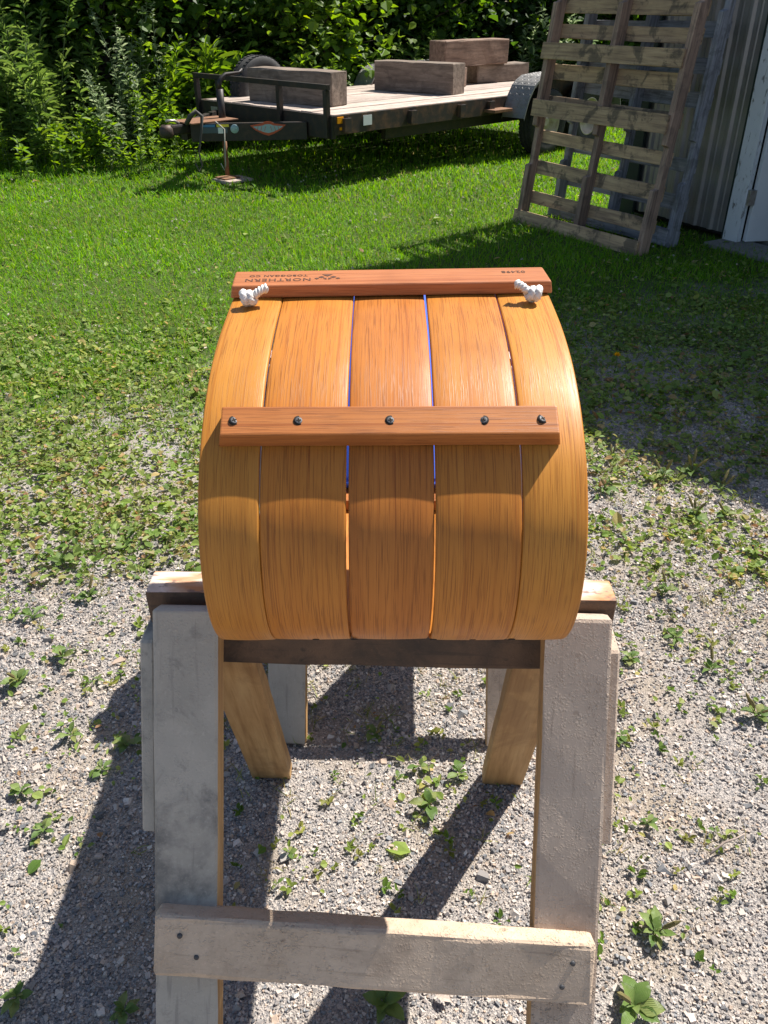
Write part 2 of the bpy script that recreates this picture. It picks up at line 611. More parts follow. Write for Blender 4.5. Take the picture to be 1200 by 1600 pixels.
def mat_ground():
    s = N('ground_soil_and_grit')
    v = s.coord()
    # grit: fine crushed stone between the pebbles
    cell = s.voro(v, 310, 'Color')
    cd = s.voro(v, 310, 'Distance')
    sep = s.n('ShaderNodeSeparateColor'); s.l(cell, sep.inputs[0])
    grit = s.ramp(sep.outputs[0], [(0, (.13, .13, .14)), (.3, (.26, .24, .23)), (.6, (.37, .33, .30)), (1, (.50, .45, .41))])
    big = s.noise(v, 2.6, 4, .6)
    dust = s.mix(s.noise(v, 60, 4, .7), (.40, .325, .245), (.29, .235, .175))
    grit = s.mix(s.math('MULTIPLY', s.step(big, .45, .66), .8), grit, dust)
    # lawn soil with thatch
    f2 = s.noise(v, 35, 5, .65)
    soil = s.ramp(f2, [(.3, (.04, .06, .014)), (.55, (.07, .105, .022)), (.75, (.14, .13, .055))])
    xyz = s.n('ShaderNodeSeparateXYZ'); s.l(v, xyz.inputs[0])
    edge = s.math('SUBTRACT', xyz.outputs[1], s.math('MULTIPLY', xyz.outputs[0], .45))
    wob = s.math('MULTIPLY', s.math('SUBTRACT', s.noise(v, 1.7, 5, .65), .5), 2.6)
    fac = s.step(s.math('ADD', edge, wob), 3.2, 4.4)
    c = s.mix(fac, grit, soil)
    n = s.bump(cd, .8, .004)
    n = s.bump(f2, .4, .01, n)
    return s.done(c, .95, n, Specular_IOR_Level=.2)


M['ground'] = mat_ground()


# ================================================================== SETTING
def make_ground():
    # one sheet: fine near the camera, reaching far out
    xs = np.concatenate([[-150, -60, -25], np.linspace(-9, 9, 73), [25, 60, 150]])
    ys = np.concatenate([[-120, -40, -12, -4], np.linspace(-1.5, 17, 75), [30, 60, 120, 250]])
    X, Y = np.meshgrid(xs, ys)
    Z = -0.006 + 0.02 * (fbm(X, Y, .9) - .5) * np.clip((Y - 3) / 2, 0, 1)
    v = np.stack([X, Y, Z], -1).reshape(-1, 3)
    nx, ny = len(xs), len(ys)
    i = np.arange(ny - 1)[:, None] * nx + np.arange(nx - 1)[None]
    f = np.stack([i, i + 1, i + 1 + nx, i + nx], -1).reshape(-1, 4)
    o = link('ground', np_mesh('ground', v, f, M['ground'], smooth=True))
    tag(o, 'gravel yard running into lawn', kind='structure')


make_ground()


def gz(x, y):
    return 0.02 * (fbm(x, y, .9) - .5) * np.clip((np.asarray(y) - 3) / 2, 0, 1) - .006


def lawn_edge(x, y):
    """signed metres beyond the ragged edge where gravel turns into growth"""
    return y - .47 * x - 2.44 + 1.7 * (fbm(x, y, .8) - .5)


# ---------------------------------------------------------------- shed
WU = Vector((.5, -.866, 0))               # along the wall towards the camera side
WN = Vector((-.866, -.5, 0))              # out of the wall
WA = Vector((1.985, 7.11, 0))             # its far corner
EAVE = 3.85
WLEN, WDEP = 8.2, 6.0


def roof_h(s):
    return 4.46 - .30 * abs(s - 1.7)


def make_shed():
    e = empty('metal_shed', WA, 0, 'grey corrugated metal shed with a white framed open door at right', 'shed')

    def W(s, n, z): return WA + WU * s + WN * n + Vector((0, 0, z))

    def panel(s0, s1, z0, z1=None, name='wall_panel', origin=None, du=WU, dn=WN):
        # ribbed steel sheet: narrow raised ribs every 0.15 m with a bead between
        pr, s = [], 0.0
        L = s1 - s0
        while s < L - 1e-6:
            for ds, dn_ in ((0, 0), (.018, .016), (.040, .016), (.058, 0), (.085, 0), (.092, .004), (.102, .004), (.109, 0)):
                if s + ds <= L: pr.append((s + ds, dn_))
            s += .15
        pr.append((L, 0))
        base = origin if origin is not None else W(s0, 0, 0)
        vs, fs = [], []
        n = len(pr)
        for back in (0, .012):
            for top in (0, 1):
                for a, b in pr:
                    p = base + du * a + dn * (b - back)
                    vs.append((p.x - WA.x, p.y - WA.y, (z1 if z1 else roof_h(s0 + a)) if top else z0))
        for i in range(n - 1):
            fs.append((i, i + 1, n + i + 1, n + i))
            fs.append((2 * n + i, 3 * n + i, 3 * n + i + 1, 2 * n + i + 1))
        me = bpy.data.meshes.new(name)
        me.from_pydata(vs, [], fs)
        me.materials.append(M['shed'])
        link(name, me, e, local=Matrix.Identity(4))

    D0, D1 = 1.16, 2.16                   # doorway along the wall
    panel(.0, .55, .05); panel(.55, D0 - .1, .05)
    panel(D0 - .1, D1 + .1, 2.25)
    s = D1 + .1
    while s < WLEN - .01:
        s2 = min(s + .9, WLEN)
        panel(s, s2, .05)
        s = s2
    inward = -WN
    for k in range(7):
        panel(0, .9 if k < 6 else .6, .05, roof_h(0), origin=W(0, -k * .9, 0), du=inward, dn=-WU)
        panel(0, .9 if k < 6 else .6, .05, roof_h(WLEN), origin=W(WLEN, -k * .9, 0), du=inward, dn=WU)
    panel(0, WLEN, .05, origin=W(0, -WDEP, 0), du=WU, dn=-WN, name='back_wall')
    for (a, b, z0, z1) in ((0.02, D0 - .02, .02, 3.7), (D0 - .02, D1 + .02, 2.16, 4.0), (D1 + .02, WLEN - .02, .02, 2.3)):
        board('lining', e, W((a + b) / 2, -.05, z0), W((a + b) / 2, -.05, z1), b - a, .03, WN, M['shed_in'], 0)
    board('floor_slab', e, W(0.1, -WDEP / 2, .012), W(WLEN - .1, -WDEP / 2, .012), WDEP - .3, .05, (0, 0, 1), M['concrete'], 0)
    # two roof pitches meeting over the door, running back over the shed
    for s0, s1 in ((-.12, 1.7), (1.7, WLEN + .15)):
        a_, b_ = W(s0, -WDEP / 2, roof_h(s0) + .025), W(s1, -WDEP / 2, roof_h(s1) + .025)
        board('roof', e, a_, b_, WDEP + .25, .04, (0, 0, 1), M['roof'], 0)
    # corner trim, dark green edge by the door frame, door frame, open door
    board('corner_trim', e, W(.055, .03, 0), W(.055, .03, roof_h(0)), .15, .025, WN, M['shed_trim'], .002)
    board('edge_trim', e, W(D0 - .115, .028, .02), W(D0 - .115, .028, 2.2), .03, .025, WN, M['shed_trim'], .002)
    for s0 in (D0 - .035, D1 + .04):
        board('door_jamb', e, W(s0, .04, .0), W(s0, .04, 2.18), .125, .045, WN, M['chip'], .004, cuts=6, jit=.0012)
    board('door_head', e, W(D0 - .1, .043, 2.24), W(D1 + .1, .043, 2.24), .12, .045, WN, M['chip'], .004)
    dd = (WN * -.93 + WU * .37).normalized()
    hinge = W(D0 + .045, .02, 0)
    dn = Vector((dd.y, -dd.x, 0))
    door = board('door', e, hinge + dd * .46 + Vector((0, 0, .03)), hinge + dd * .46 + Vector((0, 0, 2.13)), .90, .042, dn, M['door'], .003)
    for z in (.33, 1.1, 1.85):
        board('hinge', door, hinge - dd * .012 + dn * .004 + Vector((0, 0, z - .05)), hinge - dd * .012 + dn * .004 + Vector((0, 0, z + .05)), .05, .045, dn, M['steel'], .002)
    board('sill', e, W(D0 - .1, .10, .005), W(D1 + .1, .10, .005), .3, .04, (0, 0, 1), M['concrete'], .006)


make_shed()


# ---------------------------------------------------------------- flatbed trailer
TL = Vector((.703, .711, 0))              # from tongue end to tail
TW = Vector((-.711, .703, 0))             # from the near side to the far side
TP = Vector((-.463, 8.23, 0))             # near front corner of the deck on the ground
TWID, TLEN, TH = 2.0, 4.5, .62


def T(l, w_, z): return TP + TL * l + TW * w_ + Vector((0, 0, z))


def make_trailer():
    e = empty('flatbed_trailer', T(2.5, 1, 0), 0, 'black steel flatbed trailer with bleached plank deck parked on the lawn', 'trailer')
    B, RU = M['black'], M['rusty']
    npl = 13
    pw = TWID / npl
    for i in range(npl):
        zz = TH - .02 + random.uniform(-.003, .003)
        board('plank', e, T(.012, (i + .5) * pw, zz), T(TLEN - .01, (i + .5) * pw, zz), pw - .009, .04, (0, 0, 1), M['deck'], .004)
    for wv in (-.028, TWID + .028):
        o = board('side_rail', e, T(-.03, wv, TH - .085), T(TLEN, wv, TH - .085), .165, .05, TW, RU, .004)
        sgn = -1 if wv < 0 else 1
        for lx in (.10, .98, 1.72, 2.2):
            # stake pocket: a steel loop standing off the rail
            c = wv + sgn * .043
            for dl in (-.035, .035):
                board('stake_pocket', o, T(lx + dl, c, TH - .145), T(lx + dl, c, TH - .03), .012, .036, TW, RU, .002)
            board('stake_pocket', o, T(lx - .04, wv + sgn * .066, TH - .087), T(lx + .04, wv + sgn * .066, TH - .087), .115, .010, TW, RU, .002)
    board('frame_rail', e, T(0, .34, TH - .16), T(TLEN, .34, TH - .16), .13, .06, TW, B, .004)
    board('frame_rail', e, T(0, TWID - .34, TH - .16), T(TLEN, TWID - .34, TH - .16), .13, .06, TW, B, .004)
    board('lower_rail', e, T(.75, .10, TH - .225), T(TLEN - .2, .10, TH - .225), .11, .06, TW, B, .004)
    for l in np.arange(.4, TLEN, .6):
        board('cross_member', e, T(l, .02, TH - .085), T(l, TWID - .02, TH - .085), .08, .05, TL, B, .003)
    board('front_beam', e, T(-.034, -.05, TH - .10), T(-.034, TWID + .05, TH - .10), .195, .05, TL, B, .004)
    board('tail_beam', e, T(TLEN + .03, 0, TH - .09), T(TLEN + .03, TWID, TH - .09), .17, .05, TL, B, .004)
    # front rail with posts
    fr = -.072
    rz = TH + .225
    board('top_rail', e, T(fr, -.03, rz), T(fr, TWID + .03, rz), .045, .045, (0, 0, 1), B, .004)
    for wv in (.0, .66, 1.62, TWID):
        board('rail_post', e, T(fr, wv, TH - .19), T(fr, wv, rz - .024), .05, .045, TW, B, .004)
    # A-frame tongue
    tip = T(-1.02, 1.0, .47)
    for wv in (.30, 1.70):
        s = -1 if wv < 1 else 1
        a = T(-.06, wv, .47)
        b = T(-.90, 1.0 + s * .06, .47)
        board('tongue_rail', e, a, b, .15, .06, (b - a).cross(Vector((0, 0, 1))), B, .004)
    board('tongue_plate', e, T(-.96, 1.0, .553), T(-.44, 1.0, .553), .34, .012, (0, 0, 1), M['rust'], .002)
    cp = board('coupler', e, T(-.86, 1.0, .50), T(-1.10, 1.0, .50), .10, .085, (0, 0, 1), M['black'], .018)
    revolve('coupler_socket', cp, [(0, .06), (.04, .055), (.062, .03), (.065, -.02), (.05, -.05), (0, -.05)], Matrix.Translation(T(-1.12, 1.0, .49)), M['rusty'], 20)
    tube('latch_handle', [T(-.98, 1.0, .55), T(-1.03, 1.0, .575), T(-1.12, .99, .58)], .012, M['steel'], cp, 8)
    # jack: tube, inner leg, foot, crank arm bent over the rail
    jl, jw = -.50, 1.0
    jk = tube('jack_tube', [T(jl, jw, .40), T(jl, jw, .80)], .034, B, e, 14)
    tube('jack_leg', [T(jl, jw, .05), T(jl, jw, .41)], .022, M['rust'], jk, 12)
    board('jack_foot', jk, T(jl - .09, jw, .028), T(jl + .09, jw, .028), .17, .012, (0, 0, 1), M['rust'], .002)
    tube('crank_arm', [T(jl, jw, .79), T(jl, jw, .85), T(jl + .03, jw, .89), T(jl + .08, jw, .915), T(jl + .22, jw - .02, .925), T(jl + .26, jw - .02, .95)],
         [.022, .022, .021, .019, .014, .013], B, jk, 10)
    board('foot_block', jk, T(jl - .14, jw - .04, .010), T(jl + .18, jw - .06, .010), .26, .022, (0, 0, 1), M['deck'], .004)
    # safety cable and wiring
    pts = [T(-1.02, .82, .56), T(-1.0, .78, .62), T(-.95, .76, .66), T(-.90, .74, .62), T(-.93, .73, .5), T(-.98, .73, .33), T(-.96, .73, .22), T(-1.0, .73, .17), T(-1.02, .74, .24)]
    tube('safety_cable', pts, [.02, .022, .022, .018, .010, .008, .008, .008, .007], M['cord_dark'], e, 8)
    pts = [T(-.72, .80, .56), T(-.70, .70, .5), T(-.72, .69, .36), T(-.73, .69, .2), T(-.75, .69, .16), T(-.78, .69, .22)]
    tube('wiring_cord', pts, .005, M['cord_pale'], e, 6)
    # stickers and lights on the near tongue rail and side rail
    a, b = T(-.06, .30, .47), T(-.90, .94, .47)
    d = (a - b).normalized()
    out = d.cross(Vector((0, 0, 1))).normalized()
    if out.y > 0: out = -out

    def stick(name, s0, s1, z0, z1, mat, off=.0335):
        p = b + d * ((s0 + s1) / 2) + out * off
        p.z = (z0 + z1) / 2
        return board(name, e, p - d * (s1 - s0) / 2, p + d * (s1 - s0) / 2, z1 - z0, .003, out, mat, 0)
    stick('warning_sticker', .10, .22, .515, .535, M['sticker_blue'])
    stick('warning_sticker', .10, .33, .465, .512, mat_plain('dark_sticker', (.06, .09, .11), .5))
    stick('warning_sticker', .235, .345, .515, .535, M['sticker_yellow'])
    stick('warning_sticker', .245, .29, .462, .512, M['white'], .036)
    p = b + d * .395 + out * .034; p.z = .498
    revolve('round_badge', e, [(0, .003), (.036, .003), (.038, 0)], axes(p, d, out), M['sticker_teal'], 20)
    # winged emblem decal
    p = b + d * .70 + out * .034; p.z = .495
    wing = [(-.165, .03), (-.06, .042), (-.03, .058), (0, .062), (.03, .058), (.06, .042), (.165, .03), (.115, -.012), (.05, -.045), (0, -.06), (-.05, -.045), (-.115, -.012)]
    em = prism('wing_emblem', e, wing, .003, axes(p, d, out), M['sticker_red'], 0)
    prism('wing_emblem_inner', em, [(x * .84, y * .62) for x, y in wing], .003, axes(p + out * .002, d, out), M['sticker_teal'], 0)
    for k in range(-3, 4):
        if k:
            board('wing_feather', em, p + out * .0045 + d * (k * .034 - .012 * np.sign(k)) + Vector((0, 0, .02)), p + out * .0045 + d * (k * .034) + Vector((0, 0, -.018)), .004, .002, out, M['sticker_red'], 0)
    board('maker_plate', e, T(-.062, 1.80, TH - .085), T(-.062, 1.60, TH - .085), .07, .004, TL, mat_plain('worn_plate', (.30, .28, .24), .5, .3), 0)
    board('amber_marker', e, T(.0, -.057, TH - .045), T(.075, -.057, TH - .045), .055, .012, TW, M['amber'], .003)
    board('amber_marker', e, T(.03, -.057, TH - .115), T(.055, -.057, TH - .115), .025, .012, TW, M['amber'], .003)
    board('white_reflector', e, T(.33, -.056, TH - .07), T(.44, -.056, TH - .07), .085, .004, TW, M['white'], 0)
    board('loading_step', e, T(2.12, -.12, TH - .12), T(2.42, -.12, TH - .12), .16, .03, (0, 0, 1), M['rust'], .003)
    # wheels in pairs under long tread-plate fenders
    ax = Matrix(((1, 0, 0), (0, 1, 0), (0, 0, 1)))
    for side, wv in ((-1, -.20), (1, TWID + .20)):
        for l in (3.0, 3.82):
            wheel(e, T(l, wv, .335), TW * side)
        pr = []
        for k in range(25):
            t = k / 24
            # long low arch over both tyres with sloping ends
            prof = [(2.44, TH - .20), (2.50, TH - .02), (2.60, TH + .12), (2.74, TH + .185), (3.0, TH + .20), (3.8, TH + .20), (4.08, TH + .185), (4.22, TH + .12), (4.32, TH - .02), (4.38, TH - .20)]
            x = t * (len(prof) - 1)
            i = min(int(x), len(prof) - 2)
            f = x - i
            pr.append((prof[i][0] * (1 - f) + prof[i + 1][0] * f, prof[i][1] * (1 - f) + prof[i + 1][1] * f))
        w0, w1 = wv - .15, wv + .15
        vs, fs = [], []
        cen = WM[e].translation
        for (l, z) in pr:
            for wq, dz in ((w0, -.0), (w0, -.02), (w0, .0), (w1, .0), (w1, -.02)):
                p = T(l, wq, z + dz) - cen
                vs.append(p)
        for i in range(len(pr) - 1):
            for a_, b_ in ((0, 1), (2, 3), (3, 4)):
                fs.append((i * 5 + a_, i * 5 + b_, i * 5 + 5 + b_, i * 5 + 5 + a_))
        me = bpy.data.meshes.new('fender')
        me.from_pydata(vs, [], fs); me.materials.append(M['tread'])
        fo = link('fender', me, e, local=Matrix.Identity(4))
        sm = fo.modifiers.new('thick', 'SOLIDIFY'); sm.thickness = .005
        # inner panel closing the arch towards the deck
        wi = -.062 if side < 0 else TWID + .062
        mp = Matrix((TL, Vector((0, 0, 1)), TL.cross(Vector((0, 0, 1))))).transposed().to_4x4()
        mp.translation = T(0, wi, 0)
        prism('fender_panel', fo, [(l, z - .004) for l, z in pr], .006, mp, M['rusty'], 0)
        # raised tread lozenges
        tv = np.array([(-.5, 0, 0), (0, -.5, 0), (.5, 0, 0), (0, .5, 0), (0, 0, .5)])
        tf = np.array([(0, 1, 4), (1, 2, 4), (2, 3, 4), (3, 0, 4)])
        P, Rm = [], []
        for i in range(len(pr) - 1):
            (l0, z0), (l1, z1) = pr[i], pr[i + 1]
            ln = math.hypot(l1 - l0, z1 - z0)
            tl = (TL * ((l1 - l0) / ln) + Vector((0, 0, (z1 - z0) / ln)))
            nn = tl.cross(TW)
            if nn.z < 0 and abs(nn.z) > .2: nn = -nn
            k = max(1, int(ln / .04))
            for q in range(k):
                for j in range(7):
                    f = (q + .5) / k
                    P.append(T(l0 + (l1 - l0) * f, w0 + .02 + j * .043, z0 + (z1 - z0) * f) + nn * .0045 - cen)
                    d1 = (tl + TW * (1 if (q + j + i) % 2 else -1)).normalized()
                    d2 = nn.cross(d1)
                    Rm.append(np.array([d1, d2, nn]).T)
        P = np.array(P); Rm = np.array(Rm)
        v, f, c = scatter(tv, tf, P, Rm, np.tile([.038, .014, .009], (len(P), 1)), np.ones((len(P), 3)))
        tag(link('tread_lozenges', np_mesh('tread_lozenges', v, f, M['tread']), fo, local=Matrix.Identity(4)), kind='stuff')
    # spare wheel upright on a bracket at the far front corner
    sp = T(.72, TWID - .02, .66)
    wheel(e, sp, -TW, 'spare_wheel')
    board('spare_bracket', e, T(.72, TWID + .08, TH - .15), T(.72, TWID + .08, .68), .07, .05, TW, B, .004)


def wheel(parent, c, axis, name='wheel'):
    axis = Vector(axis).normalized()
    m = axes(c, axis.cross(Vector((0, 0, 1))), axis)
    r = .335
    ty = [(.20, -.085), (.235, -.10), (.285, -.102), (.318, -.092), (r, -.075), (r, -.03), (r - .008, -.028), (r - .008, -.022), (r, -.02), (r, .02), (r - .008, .022), (r - .008, .028), (r, .03), (r, .075), (.318, .092), (.285, .102), (.235, .10), (.20, .085)]
    t = revolve(name, parent, ty, m, M['rubber'], 40)
    # tread blocks round the shoulder
    tv = np.array([(-.5, -.5, -.5), (.5, -.5, -.5), (.5, .5, -.5), (-.5, .5, -.5), (-.5, -.5, .5), (.5, -.5, .5), (.5, .5, .5), (-.5, .5, .5)])
    tf = np.array([(3, 2, 1, 0), (4, 5, 6, 7), (0, 1, 5, 4), (1, 2, 6, 5), (2, 3, 7, 6), (3, 0, 4, 7)])
    P, Rm = [], []
    for k in range(46):
        for sgn in (-1, 1):
            th = 2 * math.pi * (k + (.5 if sgn > 0 else 0)) / 46
            er = np.array([math.cos(th), math.sin(th), 0]); et = np.array([-math.sin(th), math.cos(th), 0])
            P.append(er * (r - .001) + np.array([0, 0, sgn * .058])); Rm.append(np.array([er, et, [0, 0, 1]]).T)
    v, f, cc = scatter(tv, tf, np.array(P), np.array(Rm), np.tile([.014, .026, .045], (len(P), 1)), np.ones((len(P), 3)))
    tag(link('tread_blocks', np_mesh('tread_blocks', v, f, M['rubber']), t, local=Matrix.Identity(4)), kind='stuff')
    revolve('rim', t, [(0, .035), (.035, .05), (.05, .048), (.055, .02), (.10, .01), (.15, .03), (.175, .062), (.19, .084), (.203, .086), (.203, -.08), (.17, -.06), (0, -.06)], m, M['rim'], 28)


make_trailer()


def timber(p0, p1, hgt, dep, label, mat, z0, name='timber'):
    """squared timber along p0-p1 (deck coordinates of the bottom centre line)"""
    p0 = T(*p0, z0 + hgt / 2 + .003); p1 = T(*p1, z0 + hgt / 2 + .003)
    o = board(name, None, p0, p1, dep, hgt, (0, 0, 1), M[mat], .012, jit=.004, cuts=5)
    return tag(o, label, 'timber', 'timbers on the trailer')


# deck coordinates (along, across)
def deck_lw(x, y):
    d = Vector((x, y, 0)) - TP
    return d.dot(TL), d.dot(TW)


a = deck_lw(-1.40, 9.47); b = deck_lw(-.50, 8.83)
timber((a[0] + .12, a[1]), (b[0] + .10, b[1]), .30, .24, 'short squared timber on the deck behind the front rail', 'timber', TH)
a = deck_lw(-.125, 10.60); b = deck_lw(.73, 10.0)
timber((a[0] + .12, a[1]), (b[0] + .12, b[1]), .30, .25, 'squared timber lying across the middle of the trailer deck', 'timber', TH)
timber((3.45, 1.25), (4.35, 1.14), .20, .26, 'lower timber of the stacked pair at the trailer rear', 'timber', TH)
timber((2.78, 1.22), (3.90, 1.16), .27, .27, 'upper reddish timber of the stacked pair at the trailer rear', 'timber_red', TH + .205)
timber((2.75, 1.75), (2.95, .95), .205, .2, 'low timber under the stacked pair, mostly hidden', 'timber_red', TH)


# ---------------------------------------------------------------- leaning pallets
def make_pallet(label, base_l, base_r, lean, length, mats, slats, fronts, seed, fw=.045):
    """base_l / base_r: outer foot corners, bottom deck towards the viewer; lean = run per metre of height"""
    rr = random.Random(seed)
    base_l, base_r = Vector(base_l), Vector(base_r)
    across = (base_r - base_l).normalized()
    wid = (base_r - base_l).length
    back = Vector((-across.y, across.x, 0))
    if back.x < 0: back = -back
    up = (back * lean + Vector((0, 0, 1))).normalized()
    face = across.cross(up)
    if face.y > 0: face = -face           # faces the viewer
    e = empty('wooden_pallet', (base_l + base_r) / 2, 0, label, 'pallet', 'pallets leaning on the shed')

    def P(x, s, n): return base_l + across * x + up * s + face * n
    dep = .09
    for k, x in enumerate((fw / 2, wid * .5, wid - fw / 2)):
        # stringer with two fork notches cut into the viewer's edge
        nt_ = [(.42, .70), (length - .85, length - .55)]
        poly = [(0, 0), (0, dep)]
        for n0, n1 in nt_:
            poly += [(n0, dep), (n0 + .012, dep - .036), (n1 - .012, dep - .036), (n1, dep)]
        poly += [(length, dep), (length, 0)]
        m = Matrix((up, face, up.cross(face))).transposed().to_4x4()
        m.translation = P(x, 0, -dep)
        prism('stringer', e, poly, fw, m, mats[1], .003)
    for s in slats:                       # far deck, behind the stringers
        hw = rr.uniform(.085, .105)
        t = rr.uniform(-.008, .008)
        board('deck_board', e, P(.002, s + t, -dep - .010), P(wid - .006, s - t + rr.uniform(-.006, .006), -dep - .010), hw, .018, face, mats[0], .003, cuts=4, jit=.002)
    for s in fronts:                      # bottom deck, nearest the viewer
        board('bottom_board', e, P(-.015, s, .010), P(wid - .02, s + .004, .010), rr.uniform(.10, .115), .018, face, mats[0], .003, cuts=4, jit=.002)
    return e


make_pallet('yellowish wooden pallet leaning upright in front against the shed wall', (1.05, 6.84, .0), (1.76, 5.77, .0), .13, 2.35, (M['pallet'], M['stringer']),
            (.19, .41, .625, .86, 1.07, 1.33, 1.49, 1.72, 1.95, 2.24), (.035, .82, 1.195, 2.25), 3)
make_pallet('silvery grey pallet behind the yellowish one, next to the shed wall', (1.36, 7.02, .0), (2.02, 5.99, .0), .10, 2.3, (M['pallet_grey'], M['pallet_grey']),
            (.06, .29, .53, .95, 1.14, 1.35, 1.6, 1.85, 2.2), (.06, 2.2), 5)


# ================================================================== SAWHORSES
def make_sawhorse(label, cx, cy, yaw, zt, length, slope_f, slope_b, rung, dark=False):
    """cy = centre line of the beam; zt = height of its top"""
    e = empty('sawhorse', (cx, cy, 0), yaw, label, 'sawhorse', 'sawhorses under the toboggan')
    em = WM[e]
    L = lambda x, y, z: em @ Vector((x, y, z))
    D = lambda x, y, z: em.to_3x3() @ Vector((x, y, z))
    bt, bh = .050, .128
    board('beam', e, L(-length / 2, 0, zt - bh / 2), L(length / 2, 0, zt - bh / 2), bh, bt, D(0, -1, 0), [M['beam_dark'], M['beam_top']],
          .006, pick=lambda n: 1 if n.y > .8 else 0, cuts=8, jit=.0012)
    lw, lt = .089, .036
    for sx in (-1, 1):
        x = sx * (length / 2 - .061)
        for fb in (-1, 1):
            sl = slope_f if fb < 0 else slope_b
            top = L(x + (.004 if fb < 0 else .0), fb * (bt / 2 + lt / 2 + .002 + (0 if fb < 0 else sl * .035)), zt - (.010 if fb < 0 else .045))
            foot = L(x + (.0 if fb < 0 else .0), fb * (bt / 2 + lt / 2 + .002 + sl * (zt - .010)), 0.0)
            nrm = D(0, fb, -fb * 0 + sl)
            mm = [M['crust'] if sx < 0 else M['crust_brown'], M['raw']]
            if fb > 0: mm = [M['crust'], M['raw']]
            # painted outside, raw inside and on the inner edge
            inner = (lambda n, sx=sx, fb=fb: 1 if (n.z < -.5) else (1 if n.y * sx * fb > .6 else 0))
            m_ = axes((top + foot) / 2, foot - top, nrm)
            ysgn = (m_.to_3x3() @ Vector((0, 1, 0))).dot(D(1, 0, 0))
            inner = (lambda n, s=sx * ysgn: 1 if n.z < -.5 or n.y * s < -.68 else 0)
            board('leg', e, top, foot, lw, lt, nrm, mm, .005, pick=inner, cuts=10, jit=.0009)
        # A-shaped end gusset nailed across the outer edges of the legs
        g0, g1 = .055, .30
        gp = []
        for z in (g0, g1):
            yf = -(bt / 2 + .012 + slope_f * z)
            yb = (bt / 2 + lt + .002 + slope_b * z)
            gp.append((yf, yb, zt - z))
        poly = [(gp[0][0], gp[0][2]), (gp[0][1], gp[0][2]), (gp[1][1], gp[1][2]), (gp[1][0], gp[1][2])]
        m = em @ Matrix(((0, 0, 1, sx * (length / 2 - .006)), (1, 0, 0, 0), (0, 1, 0, 0), (0, 0, 0, 1)))
        prism('gusset', e, poly, .020, m, M['crust'] if sx < 0 else M['crust_brown'], .003)
    if rung:
        z0, z1, ln = rung
        off = lambda z: -(bt / 2 + lt + .004 + slope_f * (zt - .022 - z) + .019)
        rg = board('rung', e, L(-ln / 2, off(z0), z0), L(ln / 2, off(z1), z1), .088, .036, D(0, -1, slope_f), [M['crust_rung'], M['raw']], .008, cuts=10, jit=.0011, segs=3,
                   pick=lambda n: 0)
        nrm = (WM[rg].to_3x3() @ Vector((0, 0, 1)))
        for (fx, fy) in ((-.44, .2), (-.40, -.15), (.45, .2), (.43, -.22)):
            p = WM[rg] @ Vector((fx * ln, fy * .082, .0185))
            revolve('nail_head', rg, [(0, .0012), (.0035, .001), (.004, -.002)], axes(p, (1, 0, 0), nrm), M['screw'], 10)
    return e


ZT = H - .69
make_sawhorse('near sawhorse with paint-crusted legs and tan front rung under the curl', -.006, .92, R(-1.9), ZT, .645, .495, .40, (.405, .384, .594))
make_sawhorse('far sawhorse mostly hidden under the toboggan, only its feet showing', .035, 1.80, R(-1.0), ZT, .635, .47, .40, (.335, .33, .66))


# ================================================================== TOBOGGAN
prof_key = [(2.34, .690), (2.0, .690), (1.5, .690), (1.1, .690), (.95, .6895), (.86, .687), (.795, .672), (.745, .638), (.712, .588), (.701, .530), (.713, .472), (.749, .418), (.80, .378),
            (.86, .350), (.93, .333), (1.0, .325), (1.06, .3205), (1.095, .319)]


def catmull(keys, step=.008):
    pts = []
    k = [np.array(p, float) for p in keys]
    k = [2 * k[0] - k[1]] + k + [2 * k[-1] - k[-2]]
    for i in range(1, len(k) - 2):
        p0, p1, p2, p3 = k[i - 1:i + 3]
        n = max(2, int(np.linalg.norm(p2 - p1) / step))
        # centripetal parametrisation avoids overshoot at uneven spacing
        t0 = 0; t1 = t0 + np.linalg.norm(p1 - p0) ** .5; t2 = t1 + np.linalg.norm(p2 - p1) ** .5; t3 = t2 + np.linalg.norm(p3 - p2) ** .5
        for j in range(n):
            t = t1 + (t2 - t1) * j / n
            a1 = (t1 - t) / (t1 - t0) * p0 + (t - t0) / (t1 - t0) * p1
            a2 = (t2 - t) / (t2 - t1) * p1 + (t - t1) / (t2 - t1) * p2
            a3 = (t3 - t) / (t3 - t2) * p2 + (t - t2) / (t3 - t2) * p3
            b1 = (t2 - t) / (t2 - t0) * a1 + (t - t0) / (t2 - t0) * a2
            b2 = (t3 - t) / (t3 - t1) * a2 + (t - t1) / (t3 - t1) * a3
            pts.append((t2 - t) / (t2 - t1) * b1 + (t - t1) / (t2 - t1) * b2)
    pts.append(k[-2])
    return np.array(pts)


PF = catmull(prof_key)
SEG = np.concatenate([[0], np.cumsum(np.linalg.norm(np.diff(PF, axis=0), axis=1))])
STOT = SEG[-1]


def prof(s, x=0.0, off=0.0, lift=0.0):
    """point on the outer skin at arc length s and sideways x; off = metres outwards"""
    y = np.interp(s, SEG, PF[:, 0]); d = np.interp(s, SEG, PF[:, 1])
    e = .004
    ty = np.interp(s + e, SEG, PF[:, 0]) - np.interp(s - e, SEG, PF[:, 0])
    td = np.interp(s + e, SEG, PF[:, 1]) - np.interp(s - e, SEG, PF[:, 1])
    n = math.hypot(ty, td) or 1
    ty, tz = ty / n, -td / n
    ny, nz = -tz, ty                       # outwards of the curl
    u = max(0, (s - (STOT - .5)) / .5)
    tw = .055 * u * u * (3 - 2 * u)        # the head of the curl is slightly skewed
    return Vector((.010 + x, y + ny * off + x * tw, H - d + nz * off)), Vector((0, ty, tz)), Vector((0, ny, nz))


